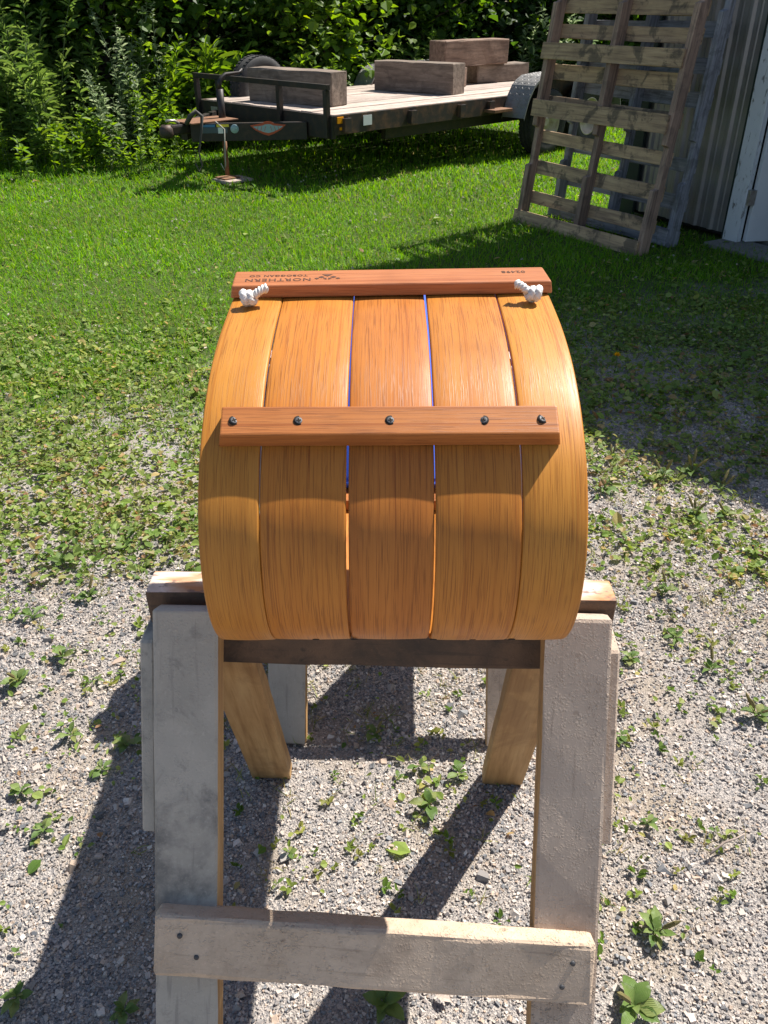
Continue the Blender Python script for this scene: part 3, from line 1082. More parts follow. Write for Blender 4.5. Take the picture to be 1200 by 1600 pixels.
def make_toboggan():
    e = empty('toboggan', (.01, 1.4, ZT), 0, 'varnished oak toboggan with curled front resting on the sawhorses', 'toboggan')
    org = Vector((.01, 1.4, ZT))
    th = .0075
    widths = [.063, .0893, .0893, .0893, .068]
    gaps = [.0007, .0019, .0019, .0012, 0]
    total = sum(widths) + sum(gaps)
    x = -total / 2
    srange = list(SEG)
    for si, wd in enumerate(widths):
        cx = x + wd / 2
        rr = random.Random(40 + si)
        cup = rr.uniform(.0006, .0015)
        c = .0022
        h = wd / 2
        # rounded section, outer face first
        sec = [(-h, -c)] + [(-h + c * (1 - math.cos(t)), -c + c * math.sin(t)) for t in (R(30), R(60))] + [(-h + c, 0)]
        for q in (-.6, -.3, 0, .3, .6): sec.append((h * q, 0))
        sec += [(h - c, 0)] + [(h - c * (1 - math.cos(t)), -c + c * math.sin(t)) for t in (R(60), R(30))] + [(h, -c), (h, -th + .001), (h - .001, -th), (-h + .001, -th), (-h, -th + .001)]
        sec = [(a_, b_ + cup * (1 - (a_ / h) ** 2) - cup) for a_, b_ in sec]
        lift = rr.uniform(-.0006, .0006)
        n = len(sec)
        vs, fs, uv = [], [], []
        send = STOT - rr.uniform(0, .004)
        for s in srange:
            s = min(s, send)
            wob = .0005 * math.sin(s * 9 + si * 2)
            for (a_, b_) in sec:
                p, t, nn = prof(s, cx + a_ + wob, b_ + lift)
                vs.append(p - org)
        acc = [0]
        for (p, q) in zip(sec, sec[1:]): acc.append(acc[-1] + math.hypot(q[0] - p[0], q[1] - p[1]))
        bm = bmesh.new()
        bv = [bm.verts.new(v) for v in vs]
        lay = bm.loops.layers.uv.new('UVMap')
        for i in range(len(srange) - 1):
            for k in range(n):
                k2 = (k + 1) % n
                f = bm.faces.new((bv[i * n + k], bv[(i + 1) * n + k], bv[(i + 1) * n + k2], bv[i * n + k2]))
                f.smooth = True
                vv = [acc[k], acc[k], acc[k2] if k2 else acc[-1] + .006, acc[k2] if k2 else acc[-1] + .006]
                ss = [srange[i], srange[i + 1], srange[i + 1], srange[i]]
                for lp, a_, b_ in zip(f.loops, ss, vv):
                    lp[lay].uv = (a_ + si * 3.1, b_ + si * .37)
        bm.faces.new(bv[:n]); bm.faces.new(bv[-n:][::-1])
        bmesh.ops.recalc_face_normals(bm, faces=bm.faces)
        me = bpy.data.meshes.new('slat')
        bm.to_mesh(me); bm.free()
        me.materials.append(M[('slat_gold', 'slat', 'slat_red', 'slat', 'slat_gold')[si]])
        link('slat', me, e, Matrix.Translation(org))
        x += wd + gaps[si]
    # cleat across the outside of the curl
    s_c = SEG[np.argmin(abs(PF[:, 0] - .786) + abs(PF[:, 1] - .388))]
    p, t, nn = prof(s_c, -.004, .0115)
    m = axes(p, (1, .01, 0), nn)

    def tp(c):
        k = 1 if c.z < 0 else .972
        ky = 1 if c.z < 0 else .93
        return Vector((c.x * k, c.y * ky, c.z))
    cl = link('cleat', box_mesh('cleat', .358, .036, .023, M['cleat'], .0016, 2, None, tp), e, m)
    for px in (375, 472, 610, 750, 840):
        lx = (px - 609) / 494 * .338
        q = WM[cl] @ Vector((lx, random.uniform(-.001, .001), .0116))
        mm = axes(q, (math.cos(px), .3 * math.sin(px), 0), nn)
        sc = revolve('screw', cl, [(0, .0), (.0034, .0), (.0039, -.0002), (.0040, -.002)], Matrix.Translation(nn * .0005) @ mm, M['screw'], 20)
        revolve('screw_recess', cl, [(.0, .0001), (.0056, .0001), (.0058, -.002)], mm, M['hole'], 20)
        me = bpy.data.meshes.new('cross_slot')
        bm = bmesh.new()
        for ang in (0, 90):
            r_ = bmesh.ops.create_cube(bm, size=1)
            for v in r_['verts']:
                v.co = Matrix.Rotation(R(ang), 3, 'Z') @ Vector((v.co.x * .0048, v.co.y * .0012, v.co.z * .0006 + .0001))
        bm.to_mesh(me); bm.free(); me.materials.append(M['hole'])
        sc_me = sc.data
        bm = bmesh.new(); bm.from_mesh(sc_me); nf = len(bm.faces); bm.from_mesh(me)
        bm.faces.ensure_lookup_table()
        for f in bm.faces[nf:]: f.material_index = 1; f.smooth = False
        bm.to_mesh(sc_me); bm.free(); sc_me.materials.append(M['hole'])
    # head bar over the slat ends
    s_b = STOT - .026
    pl_, _, _ = prof(s_b, -.2, .009); pr_, _, _ = prof(s_b, .2, .009)
    p, t, nn = prof(s_b, 0, .0085)
    m = axes(p, pr_ - pl_, nn)
    hb = link('head_bar', box_mesh('head_bar', .412, .056, .0165, M['headbar'], .0028, 3, None, lambda c: Vector((c.x * (1 if c.z < 0 else .985), c.y, c.z))), e, m)
    top = .0085

    def text(body, name, size, x, y, parent):
        cu = bpy.data.curves.new(name, 'FONT')
        cu.body = body; cu.size = size; cu.align_x = 'CENTER'; cu.align_y = 'CENTER'
        cu.extrude = .00012
        cu.resolution_u = 3
        cu.offset = .00018
        cu.space_character = 1.12
        to = bpy.data.objects.new(name, cu)
        col.objects.link(to)
        bpy.context.view_layer.update()
        me = bpy.data.meshes.new_from_object(to.evaluated_get(bpy.context.evaluated_depsgraph_get()))
        me.name = name
        bpy.data.objects.remove(to)
        me.materials.clear(); me.materials.append(M['burn'])
        o = link(name, me, parent, local=Matrix.Translation((x, y, top)) @ Matrix.Rotation(math.pi, 4, 'Z'))
        return o
    text('NORTHERN', 'lettering', .0145, -.146, -.008, hb)
    text('TOBOGGAN CO', 'lettering', .0092, -.146, .0075, hb)
    text('02498', 'serial_number', .0115, .160, .009, hb)
    # emblem: a triangle over two diamonds and bars, upside down from here
    bm = bmesh.new()

    def poly(pts):
        bm.faces.new([bm.verts.new((a_, b_, 0)) for a_, b_ in pts])
    poly([(-.0068, .0095), (.0068, .0095), (.0, .0015)])
    for s in (-1, 1):
        poly([(s * .0075, .0035), (s * .0035, -.0005), (s * .0075, -.0045), (s * .0115, -.0005)][::s])
        poly([(s * .0012, -.003), (s * .0012, -.010), (s * .0055, -.006)][::s])
        poly([(s * .0135, -.0025), (s * .0165, -.0055), (s * .0135, -.0085), (s * .0105, -.0055)][::s])
    r_ = bmesh.ops.extrude_face_region(bm, geom=list(bm.faces))
    for v in [g for g in r_['geom'] if isinstance(g, bmesh.types.BMVert)]: v.co.z += .0002
    bmesh.ops.recalc_face_normals(bm, faces=bm.faces)
    me = bpy.data.meshes.new('emblem'); bm.to_mesh(me); bm.free(); me.materials.append(M['burn'])
    link('emblem', me, hb, local=Matrix.Translation((-.083, 0, top)) @ Matrix.Scale(-1, 4, (0, 1, 0)) @ Matrix.Scale(-1, 4, (0, 1, 0)))
    # knotted cord ends
    for kx, flip in ((-.166, 1), (.166, -1)):
        s_k = STOT - .076
        c, t, nn = prof(s_k, kx, .008)
        X = Vector((1, 0, 0)) * flip
        pts, rad = [], []
        # an overhand knot pulled tight, then a short tail rising towards the bar
        for k in range(60):
            u = k / 59
            th = u * 2 * math.pi * 2.15 + .6
            rr_ = .0062 * (1 - .25 * u)
            pts.append(c - X * .012 + X * (.016 * u - .006) + t * (math.cos(th) * rr_ - .006) + nn * (math.sin(th) * rr_ * .9 + .004))
            rad.append(.0046)
        base = pts[-1]
        for k in range(1, 22):
            u = k / 21
            pts.append(base + X * (.013 * u) + t * (.008 * u) + nn * (.011 * u - .006 * u * u))
            rad.append(.0046 if u < .8 else .0053)
        ko = tube('cord_knot', pts, rad, M['rope'], e, 18, 3, .5, .012)
        # the cord's run through the slat to the inside
        tube('cord_end', [c - X * .01 + nn * .002, c - X * .012 - nn * .02, c - X * .01 - nn * .06 + t * -.03], .0045, M['rope'], ko, 8)
    # bars on the flat deck (hidden behind the curl)
    for y in (1.12, 1.55, 1.98, 2.28):
        board('cross_bar', e, (-.185, y, H - .69 + .0085 + .010), (.205, y, H - .69 + .0085 + .010), .036, .018, (0, 0, 1), M['cleat'], .002)
    for xs in (-.165, .185):
        tube('side_rope', [(xs, 1.1 + .1 * k, H - .69 + .03 + .006 * math.cos(k * 1.46)) for k in range(13)], .0045, M['rope'], e, 8)
    # small nicks low on the curl: dark bolt holes
    for (dx) in (-.09, -.045, .048, .094, .14):
        s_h = SEG[np.argmin(abs(PF[:, 0] - .748) + abs(PF[:, 1] - .640))]
        p, t, nn = prof(s_h, dx, .0002)
        revolve('bolt_hole', e, [(0, .0003), (.004, .0002), (.0042, -.001)], axes(p, (1, 0, 0), nn), M['hole'], 12)
    # dents and paint chips
    return e


make_toboggan()


def make_cushion():
    bm = bmesh.new()
    bmesh.ops.create_cube(bm, size=1)
    for v in bm.verts: v.co = Vector((v.co.x * .22, v.co.y * 1.0, v.co.z * .022))
    bmesh.ops.bevel(bm, geom=list(bm.edges), offset=.009, segments=3, affect='EDGES')
    me = bpy.data.meshes.new('seat_pad'); bm.to_mesh(me); bm.free(); me.materials.append(M['blue'])
    for p in me.polygons: p.use_smooth = True
    o = link('seat_pad', me, None, Matrix.Translation((.01, 1.63, H - .69 + .0085 + .019 + .013)))
    tag(o, 'blue seat pad on the toboggan deck, glimpsed through the slat gaps', 'seat pad')


make_cushion()
#PLANTS#
# ================================================================== GROUND COVER
TH_, F_ = R(31.8), 1290.0


def ground_at(u, v):
    """where the photographed pixel (u, v) meets the ground"""
    a_ = (v - 800) / F_
    dy = math.cos(TH_) - a_ * math.sin(TH_)
    dz = math.sin(TH_) + a_ * math.cos(TH_)
    t = H / dz
    return (u - 600) / F_ * t, dy * t


def half_w(y):
    return .47 * (y * .85 + H * .527)


def lerp_cols(k, cols):
    """random mixes of a few colours with a brightness jitter"""
    c = np.array(cols)
    i = rng.integers(0, len(c), k)
    j = rng.integers(0, len(c), k)
    f = rng.random((k, 1))
    return (c[i] * f + c[j] * (1 - f)) * (.75 + .5 * rng.random((k, 1)))


def sow(y0, y1, dens, margin=.8):
    """random ground points between two distances, over the camera's field plus a margin"""
    wmax = half_w(y1) + margin
    n = int(dens * (y1 - y0) * 2 * wmax)
    x = rng.uniform(-wmax, wmax, n)
    y = rng.uniform(y0, y1, n)
    k = np.abs(x) < half_w(y) + margin
    return x[k], y[k]


def in_shed(x, y):
    dx, dy = x - WA.x, y - WA.y
    return (dx * WN.x + dy * WN.y < .03) & (dx * WU.x + dy * WU.y > -.03)


CUBE_V = np.array([(-.5, -.5, -.5), (.5, -.5, -.5), (.5, .5, -.5), (-.5, .5, -.5), (-.5, -.5, .5), (.5, -.5, .5), (.5, .5, .5), (-.5, .5, .5)])
CUBE_F = np.array([(3, 2, 1, 0), (4, 5, 6, 7), (0, 1, 5, 4), (1, 2, 6, 5), (2, 3, 7, 6), (3, 0, 4, 7)])


PL = [
    (585, 1152, 52, 'plantain with a tall flower spike in the lit gap between the sawhorses', 2, 9),
    (718, 1212, 50, 'round-leaved plantain beside the right rear leg of the near sawhorse', 0, 8),
    (670, 1262, 66, 'ragged plantain just left of the diagonal leg shadow under the sawhorse', 0, 12),
    (655, 1200, 46, 'spiky light green weed between two plantains under the sawhorse', 0, 5),
    (622, 1218, 36, 'small plantain below the flower-spiked one under the sawhorse', 0, 5),
    (452, 1335, 36, 'small bright plantain at the edge of the toboggan shadow by the left leg', 0, 6),
    (432, 1385, 34, 'lower plantain seedling at the toboggan shadow edge by the left leg', 0, 5),
    (600, 1572, 84, 'dark shaded plantain under the front rung at the bottom edge', 0, 11),
    (1020, 1462, 78, 'large plantain rosette right of the front rung', 1, 12),
    (990, 1578, 108, 'broad-leaved plantain at the bottom right below the rung end', 1, 10),
    (1055, 1000, 50, 'plantain on gravel level with the beam end, right side', 0, 9),
    (985, 1032, 46, 'bright plantain beside the right gusset of the near sawhorse', 0, 9),
    (1112, 1050, 56, 'pale flat plantain right of the gusset with a fallen spike', 1, 8),
    (970, 1152, 40, 'big-leaved plantain half hidden by the right leg', 0, 6),
    (1180, 1120, 58, 'plantain with two dark spikes at the right picture edge', 3, 8),
    (1010, 1290, 44, 'low dull plantain right of the leg midway down', 0, 7),
    (1118, 1302, 30, 'small four-leaved plantain alone on gravel at the right', 0, 5),
    (945, 1240, 30, 'seedling plantain tight against the right leg', 0, 5),
    (945, 765, 44, 'plantain nearest the belly of the curl on the right side', 1, 8),
    (1035, 748, 50, 'plantain just outside the shed shadow edge, left of its twin', 2, 10),
    (1080, 742, 50, 'spiked plantain touching the shed shadow edge', 3, 9),
    (955, 720, 40, 'plantain right of the cleat end near the shade line', 2, 8),
    (1085, 808, 46, 'dark-spiked plantain in the open gravel below the shade line', 3, 8),
    (1132, 808, 44, 'plantain rosette right of the dark-spiked one on open gravel', 1, 9),
    (1125, 768, 44, 'plantain on the shed shadow line farther right', 2, 8),
    (1040, 925, 50, 'plantain at the lower end of the clover patch, right of the curl', 1, 9),
    (140, 936, 46, 'dark green plantain left of the sawhorse beam end', 1, 10),
    (98, 1030, 46, 'compact dark plantain below the one left of the beam end', 1, 10),
    (30, 1068, 66, 'wide plantain near the left picture edge', 1, 10),
    (52, 968, 56, 'pale plantain at far left, level with the beam top', 0, 9),
    (152, 1066, 34, 'small plantain left of the left gusset', 0, 7),
    (95, 880, 54, 'plantain at the left where the weeds thin out to gravel', 1, 9),
    (195, 862, 58, 'broad plantain on the weed edge left of the curl', 0, 9),
    (200, 1168, 54, 'plantain at the tip of the toboggan shadow beside the left gusset', 0, 9),
    (112, 1152, 54, 'yellowish plantain left of the toboggan shadow tip', 0, 10),
    (160, 1205, 44, 'plantain against the left edge of the toboggan shadow', 0, 8),
    (70, 1300, 46, 'leafy plantain on sunny gravel at the left', 0, 7),
    (35, 1240, 44, 'plantain near the left edge above the leafy one', 0, 8),
    (128, 1318, 28, 'tiny plantain beside the toboggan shadow on the left', 0, 4),
    (28, 1492, 26, 'lone seedling on bright gravel at the lower left', 0, 4),
    (28, 1562, 60, 'shaded clump of weed in the bottom left corner shadow', 0, 12),
    (195, 1585, 60, 'shaded weed beside the left leg at the bottom edge', 0, 11),
]

def make_gravel():
    parts = []
    for y0, y1, dens, med in ((.25, 1.2, 25500, .0038), (1.2, 2.1, 23500, .0041), (2.1, 3.1, 12500, .0051), (3.1, 4.4, 4500, .007)):
        x, y = sow(y0, y1, dens, .45)
        e = lawn_edge(x, y)
        keep = rng.random(len(x)) < np.clip(1.0 - (e + .1) / .9, .06, 1) * np.clip(1.5 - 2.6 * np.clip(fbm(x, y, 2.3) - .40, 0, 1), .25, 1)
        x, y = x[keep], y[keep]
        n = len(x)
        s = med * np.exp(rng.normal(0, .36, n))
        big = rng.random(n) < .03
        s[big] *= 1.9
        z = s * rng.uniform(-.2, .2, n) - .0045
        yaw = rng.uniform(0, 6.28, n)
        rot = rots(yaw, rng.normal(0, .45, n), rng.normal(0, .45, n))
        sc = np.stack([s * rng.uniform(.9, 1.5, n), s * rng.uniform(.75, 1.1, n), s * rng.uniform(.5, .85, n)], -1)
        base = np.array([(.52, .46, .415), (.43, .39, .36), (.34, .32, .305), (.25, .24, .24), (.15, .155, .165), (.20, .21, .225), (.42, .335, .27), (.64, .60, .55)])
        pr = np.array([.17, .19, .18, .13, .08, .10, .10, .05])
        c = base[rng.choice(len(base), n, p=pr / pr.sum())] * np.array([1.08, 1.04, 1.0]) * (.72 + .52 * fbm(x, y, 1.4))[:, None] * rng.uniform(.8, 1.15, (n, 1))
        # eight stone shapes: cubes with their corners knocked about
        which = rng.integers(0, 8, n)
        for q in range(8):
            m = which == q
            tv = CUBE_V * (1 + rng.uniform(-.42, .12, (8, 1))) + rng.uniform(-.12, .12, (8, 3))
            v, f, cc = scatter(tv, CUBE_F, np.stack([x, y, z], -1)[m], rot[m], sc[m], c[m])
            parts.append((v, f, cc))
    v, f, c = join(parts)
    tag(link('gravel', np_mesh('gravel', v, f, M['stone'], c)), 'loose crushed grey and pinkish gravel covering the yard', kind='stuff')


make_gravel()

BLADE_V = np.array([(-.5, 0, 0), (.5, 0, 0), (-.38, .10, .55), (.38, .10, .55), (0, .42, 1.0)])
BLADE_F = np.array([(0, 1, 3), (0, 3, 2), (2, 3, 4)])
LEAF_V = np.array([(0, 0, 0), (-.42, .30, .10), (-.36, .68, .10), (0, 1, -.06), (.36, .68, .10), (.42, .30, .10)])
LEAF_F = np.array([(0, 3, 2, 1), (0, 5, 4, 3)])


def make_lawn():
    parts = []
    for y0, y1, dens, wd, hg in ((2.9, 5.2, 3600, .0042, .040), (5.2, 7.5, 3300, .0055, .046), (7.5, 10.5, 1500, .009, .055), (10.5, 15, 500, .014, .07)):
        x, y = sow(y0, y1, dens, 1.0)
        e = lawn_edge(x, y)
        pn = fbm(x, y, 3.1)
        keep = (rng.random(len(x)) < np.clip((e - .45 + 1.6 * (pn - .5)) / 1.3, .0, 1)) & ~in_shed(x, y)
        x, y = x[keep], y[keep]
        n = len(x)
        bri = fbm(x, y, 1.1)
        hgt = hg * rng.uniform(.5, 1.25, n) * (.75 + .6 * vnoise(x, y, 2.3))
        rot = rots(rng.uniform(0, 6.28, n), rng.normal(-.25, .45, n), rng.normal(0, .3, n))
        sc = np.stack([np.full(n, wd) * rng.uniform(.7, 1.3, n), hgt, hgt], -1)
        c = lerp_cols(n, [(.105, .275, .012), (.15, .325, .018), (.075, .215, .010), (.20, .33, .035)])
        dry = rng.random(n) < .05
        c[dry] = lerp_cols(int(dry.sum()), [(.30, .26, .11), (.24, .22, .08)])
        c *= (.72 + .56 * bri)[:, None]
        parts.append(scatter(BLADE_V, BLADE_F, np.stack([x, y, gz(x, y)], -1), rot, sc, c))
    v, f, c = join(parts)
    tag(link('lawn_grass', np_mesh('lawn_grass', v, f, M['grass'], c)), 'mown green lawn grass between the gravel and the trailer', kind='stuff')


make_lawn()


def make_herbs():
    """low leafy growth: clover, creeping weeds and seedlings too many to count"""
    parts = []
    pat = [(-1.25, 2.75, .5, .35), (-1.0, 2.35, .3, .16), (1.18, 2.12, .22, .26), (1.02, 2.32, .16, .16), (-1.3, 1.75, .16, .14), (-1.15, 1.35, .25, .12), (1.5, 2.9, .3, .3), (.95, 2.75, .14, .14), (1.25, 2.62, .25, .10)]
    for (u, v, ru, rv) in ((975, 850, 45, 30), (1010, 890, 40, 40), (945, 830, 30, 22), (1040, 760, 60, 22), (150, 1150, 60, 35), (225, 880, 50, 22), (90, 1120, 50, 25), (660, 1240, 40, 30), (35, 930, 40, 30)):
        (gx, gy), (gx2, _), (_, gy2) = ground_at(u, v), ground_at(u + ru, v), ground_at(u, v - rv)
        pat.append((gx, gy, abs(gx2 - gx), abs(gy2 - gy)))
    for y0, y1, dens, s0 in ((.9, 2.0, 2600, .013), (2.0, 3.3, 6500, .0175), (3.3, 4.8, 5600, .020), (4.8, 7.0, 1100, .022), (7.0, 10, 200, .028)):
        x, y = sow(y0, y1, dens, .7)
        e = lawn_edge(x, y)
        p = np.clip((e + .55) / .9, 0, 1) * np.clip(1.1 - .55 * np.clip(e - .9, 0, 9), .13, 1)
        n1 = fbm(x, y, 3.7)
        p *= np.clip((n1 - .28) * 4.5, np.clip(e * .8, 0, .5), 1)
        for (px, py, rx, ry) in pat:
            p = np.maximum(p, .85 * np.exp(-((x - px) / rx) ** 2 - ((y - py) / ry) ** 2) * np.clip((n1 - .25) * 4, 0, 1))
        for q in PL:
            gx, gy = ground_at(q[0], q[1])
            rq = q[2] / F_ * (gy * .85 + H * .527) * .9
            d2 = ((x - gx) / (rq * 1.5)) ** 2 + ((y - gy) / rq) ** 2
            p = np.maximum(p, .55 * np.exp(-d2) * np.clip((n1 - .2) * 4, 0, 1))
        # thin sprinkling of seedlings on the open gravel
        p = np.maximum(p, .035 * np.clip((fbm(x, y, 5.5) - .45) * 6, 0, 1))
        keep = (rng.random(len(x)) < p) & ~in_shed(x, y)
        x, y, e = x[keep], y[keep], e[keep]
        n = len(x)
        s = s0 * np.exp(rng.normal(0, .38, n))
        pitch = rng.normal(.12, .38, n)
        rot = rots(rng.uniform(0, 6.28, n), pitch, rng.normal(0, .35, n))
        sc = np.stack([s * rng.uniform(.5, 1.1, n), s, s], -1)
        z = gz(x, y) + .006 + rng.random(n) ** 1.6 * .030 * np.clip((e + 1.2) / 1.2, .25, 1.2)
        c = lerp_cols(n, [(.12, .20, .035), (.18, .255, .06), (.085, .155, .03), (.24, .29, .09), (.16, .215, .05)])
        dry = rng.random(n) < .07 + .09 * np.clip(1.2 - np.abs(e), 0, 1)
        c[dry] = lerp_cols(int(dry.sum()), [(.32, .24, .11), (.36, .31, .14), (.24, .14, .07), (.30, .30, .10)])
        hue = fbm(x, y, 1.6)
        c *= 1.15 * np.stack([.80 + .45 * hue, .86 + .25 * hue, .9 + .1 * hue], -1)
        parts.append(scatter(LEAF_V, LEAF_F, np.stack([x, y, z], -1), rot, sc, c))
    # seedling tufts on the gravel: three to six tiny leaves from one point
    x, y = sow(.8, 3.2, 130, .5)
    k = (rng.random(len(x)) < np.clip((fbm(x, y, 2.7) - .36) * 4, .05, 1))
    x, y = x[k], y[k]
    rep = 6
    n = len(x) * rep
    X = np.repeat(x, rep) + rng.normal(0, .004, n); Y = np.repeat(y, rep) + rng.normal(0, .004, n)
    sz = np.repeat(rng.uniform(.009, .019, len(x)), rep) * rng.uniform(.6, 1.2, n)
    rot = rots(rng.uniform(0, 6.28, n), rng.uniform(.1, .75, n), rng.normal(0, .3, n))
    c = np.repeat(lerp_cols(len(x), [(.13, .21, .035), (.19, .25, .05), (.24, .25, .06), (.10, .17, .03)]), rep, 0) * rng.uniform(.8, 1.2, (n, 1))
    parts.append(scatter(LEAF_V, LEAF_F, np.stack([X, Y, np.full(n, .003)], -1), rot, np.stack([sz * .62, sz, sz], -1), c))
    # thin straw and grass wisps over the gravel
    x, y = sow(.8, 4.6, 420, .5)
    ee = lawn_edge(x, y)
    k = rng.random(len(x)) < np.clip((fbm(x, y, 1.9) - .40) * 4, .05, 1) * np.clip(.25 + .75 * (ee + .9), .15, 1)
    x, y = x[k], y[k]
    rep = 5
    n = len(x) * rep
    X = np.repeat(x, rep) + rng.normal(0, .007, n); Y = np.repeat(y, rep) + rng.normal(0, .007, n)
    hh = rng.uniform(.015, .05, n)
    rot = rots(rng.uniform(0, 6.28, n), rng.normal(0, .7, n), rng.normal(0, .6, n))
    c = lerp_cols(n, [(.22, .26, .07), (.34, .30, .13), (.14, .20, .04), (.30, .24, .10)])
    bv = np.concatenate([BLADE_V, BLADE_V[-1:]]); bf = np.array([(0, 1, 3, 2), (2, 3, 4, 5)])
    parts.append(scatter(bv, bf, np.stack([X, Y, np.full(n, -.002)], -1), rot, np.stack([np.full(n, .0022), hh, hh], -1), c))
    v, f, c = join(parts)
    tag(link('low_weeds', np_mesh('low_weeds', v, f, M['herb'], c)), 'low clover and creeping weeds spreading over the gravel edge', kind='stuff')
    # clover blossoms
    x, y = sow(2.3, 9, 9, .6)
    e = lawn_edge(x, y)
    k = (e > -.2) & (fbm(x, y, 1.3) > .45) & ~in_shed(x, y)
    x, y = x[k], y[k]
    rep = 12
    n = len(x) * rep
    th, ph = rng.uniform(0, 6.28, n), rng.uniform(-.2, 1.5, n)
    rot = rots(th, ph, rng.normal(0, .2, n))
    s = np.full(n, .010) * (1 + .06 * np.repeat(y, rep))
    P = np.stack([np.repeat(x, rep), np.repeat(y, rep), np.repeat(gz(x, y) + rng.uniform(.03, .05, len(x)), rep)], -1)
    c = lerp_cols(n, [(.62, .55, .50), (.55, .50, .40), (.60, .62, .52)]) * .9
    v, f, c = scatter(LEAF_V, LEAF_F, P, rot, np.stack([s * .5, s, s], -1), c)
    tag(link('clover_blossoms', np_mesh('clover_blossoms', v, f, M['petal'], c)), 'tiny whitish clover blossoms dotted through the lawn', kind='stuff')


make_herbs()


# ---------------------------------------------------------------- plantain rosettes
def mat_plantain():
    s = N('plantain_leaf')
    v = s.coord('UV')
    sp = s.n('ShaderNodeSeparateXYZ'); s.l(v, sp.inputs[0])
    ribs = s.math('ABSOLUTE', s.math('SINE', s.math('MULTIPLY', sp.outputs[0], 17.0)))
    c = s.ramp(s.rand(), [(0, (.085, .16, .032)), (.45, (.14, .225, .05)), (.8, (.21, .28, .08)), (1, (.27, .27, .09))])
    c = s.mix(s.math('MULTIPLY', s.step(ribs, .35, .0), .35), c, (.26, .33, .12))
    sp2 = s.noise(v, 9, 4, .6)
    c = s.mix(s.math('MULTIPLY', s.step(sp2, .60, .72), .45), c, (.24, .17, .07))
    m = s.done(c, .45, s.bump(ribs, .4, .002), Specular_IOR_Level=.45)
    tr = s.n('ShaderNodeBsdfTranslucent')
    s.l(s.mix(.5, c, (.25, .40, .06)), tr.inputs[0])
    mx = s.n('ShaderNodeMixShader'); mx.inputs[0].default_value = .3
    s.l(s.p.outputs[0], mx.inputs[1]); s.l(tr.outputs[0], mx.inputs[2]); s.l(mx.outputs[0], s.out.inputs[0])
    return m


M['plantain'] = mat_plantain()
M['spike'] = mat_plain('plantain_spike', (.20, .17, .06), .9, noise=.6, nscale=500, dark=(.10, .07, .03), bump=.6)


def leaf_mesh(seed):
    """ovate leaf on a short stalk, unit length, along +Y, arched and cupped"""
    rr = random.Random(seed)
    prof_w = [(0, .03), (.16, .035), (.28, .13), (.42, .225), (.60, .245), (.78, .17), (.92, .07), (1.0, .004)]
    arch = rr.uniform(.10, .22); droop = rr.uniform(.05, .35); side = rr.uniform(-.08, .08)
    vs, fs, uv = [], [], []
    for t, wv in prof_w:
        z = arch * math.sin(t * 2.0) - droop * t * t * .8
        cx = side * t * t
        wv *= rr.uniform(.9, 1.1)
        rip = .02 * math.sin(t * 14 + seed)
        vs += [(cx - wv, t, z + .22 * wv + rip), (cx, t, z - .02), (cx + wv, t, z + .22 * wv - rip)]
        uv += [(-1, t), (0, t), (1, t)]
    for i in range(len(prof_w) - 1):
        a_ = i * 3
        fs += [(a_, a_ + 1, a_ + 4, a_ + 3), (a_ + 1, a_ + 2, a_ + 5, a_ + 4)]
    me = bpy.data.meshes.new('leaf')
    me.from_pydata(vs, [], fs)
    ul = me.uv_layers.new(name='UVMap')
    for p in me.polygons:
        p.use_smooth = True
        for li in p.loop_indices: ul.data[li].uv = uv[me.loops[li].vertex_index]
    me.materials.append(M['plantain'])
    return me


LEAVES = [leaf_mesh(k) for k in range(6)]


def spike_mesh(seed):
    rr = random.Random(seed)
    vs, fs = [], []
    prof_r = [(0, .018), (.45, .016), (.48, .05), (.6, .062), (.85, .055), (1.0, .01)]
    bend = rr.uniform(.05, .25)
    for t, r in prof_r:
        for k in range(6):
            th = k * math.pi / 3
            vs.append((bend * t * t + r * math.cos(th), r * math.sin(th), t))
    for i in range(len(prof_r) - 1):
        for k in range(6):
            fs.append((i * 6 + k, i * 6 + (k + 1) % 6, i * 6 + 6 + (k + 1) % 6, i * 6 + 6 + k))
    me = bpy.data.meshes.new('flower_spike'); me.from_pydata(vs, [], fs); me.materials.append(M['spike'])
    return me


SPIKES = [spike_mesh(k) for k in range(3)]


def plantain(u, v, size_px, label, spikes=0, nl=9, seed=0):
    rr = random.Random(seed + int(u * 7 + v))
    x, y = ground_at(u, v)
    t = y * .85 + H * .527
    rad = size_px / 2 * t / F_ * .92
    slim = rr.uniform(.62, 1.25)
    e = empty('plantain_weed', (x, y, 0), rr.uniform(0, 6.28), label, 'weed', 'plantain rosettes on the gravel')
    for k in range(nl):
        inner = k >= nl * .6
        ln = rad * rr.uniform(.55, 1.2) * (.72 if inner else 1)
        yaw = k * 2.4 + rr.uniform(-.6, .6)
        tilt = rr.uniform(.45, .85) if inner else rr.uniform(.10, .38)
        m = Matrix.Translation((0, 0, .004 + .001 * k)) @ Matrix.Rotation(yaw, 4, 'Z') @ Matrix.Rotation(tilt, 4, 'X') @ Matrix.Rotation(rr.uniform(-.35, .35), 4, 'Y') @ Matrix.Diagonal((ln * slim * rr.uniform(.85, 1.3), ln, ln * rr.uniform(.6, 1.8), 1))
        link('leaf', LEAVES[rr.randrange(6)], e, local=m)
    for k in range(spikes):
        m = Matrix.Rotation(rr.uniform(0, 6.28), 4, 'Z') @ Matrix.Rotation(rr.uniform(.1, .45), 4, 'Y') @ Matrix.Scale(rad * rr.uniform(1.3, 1.9), 4)
        link('flower_spike', SPIKES[k % 3], e, local=m)


for k, p in enumerate(PL):
    plantain(*p[:4], p[4], p[5], k)


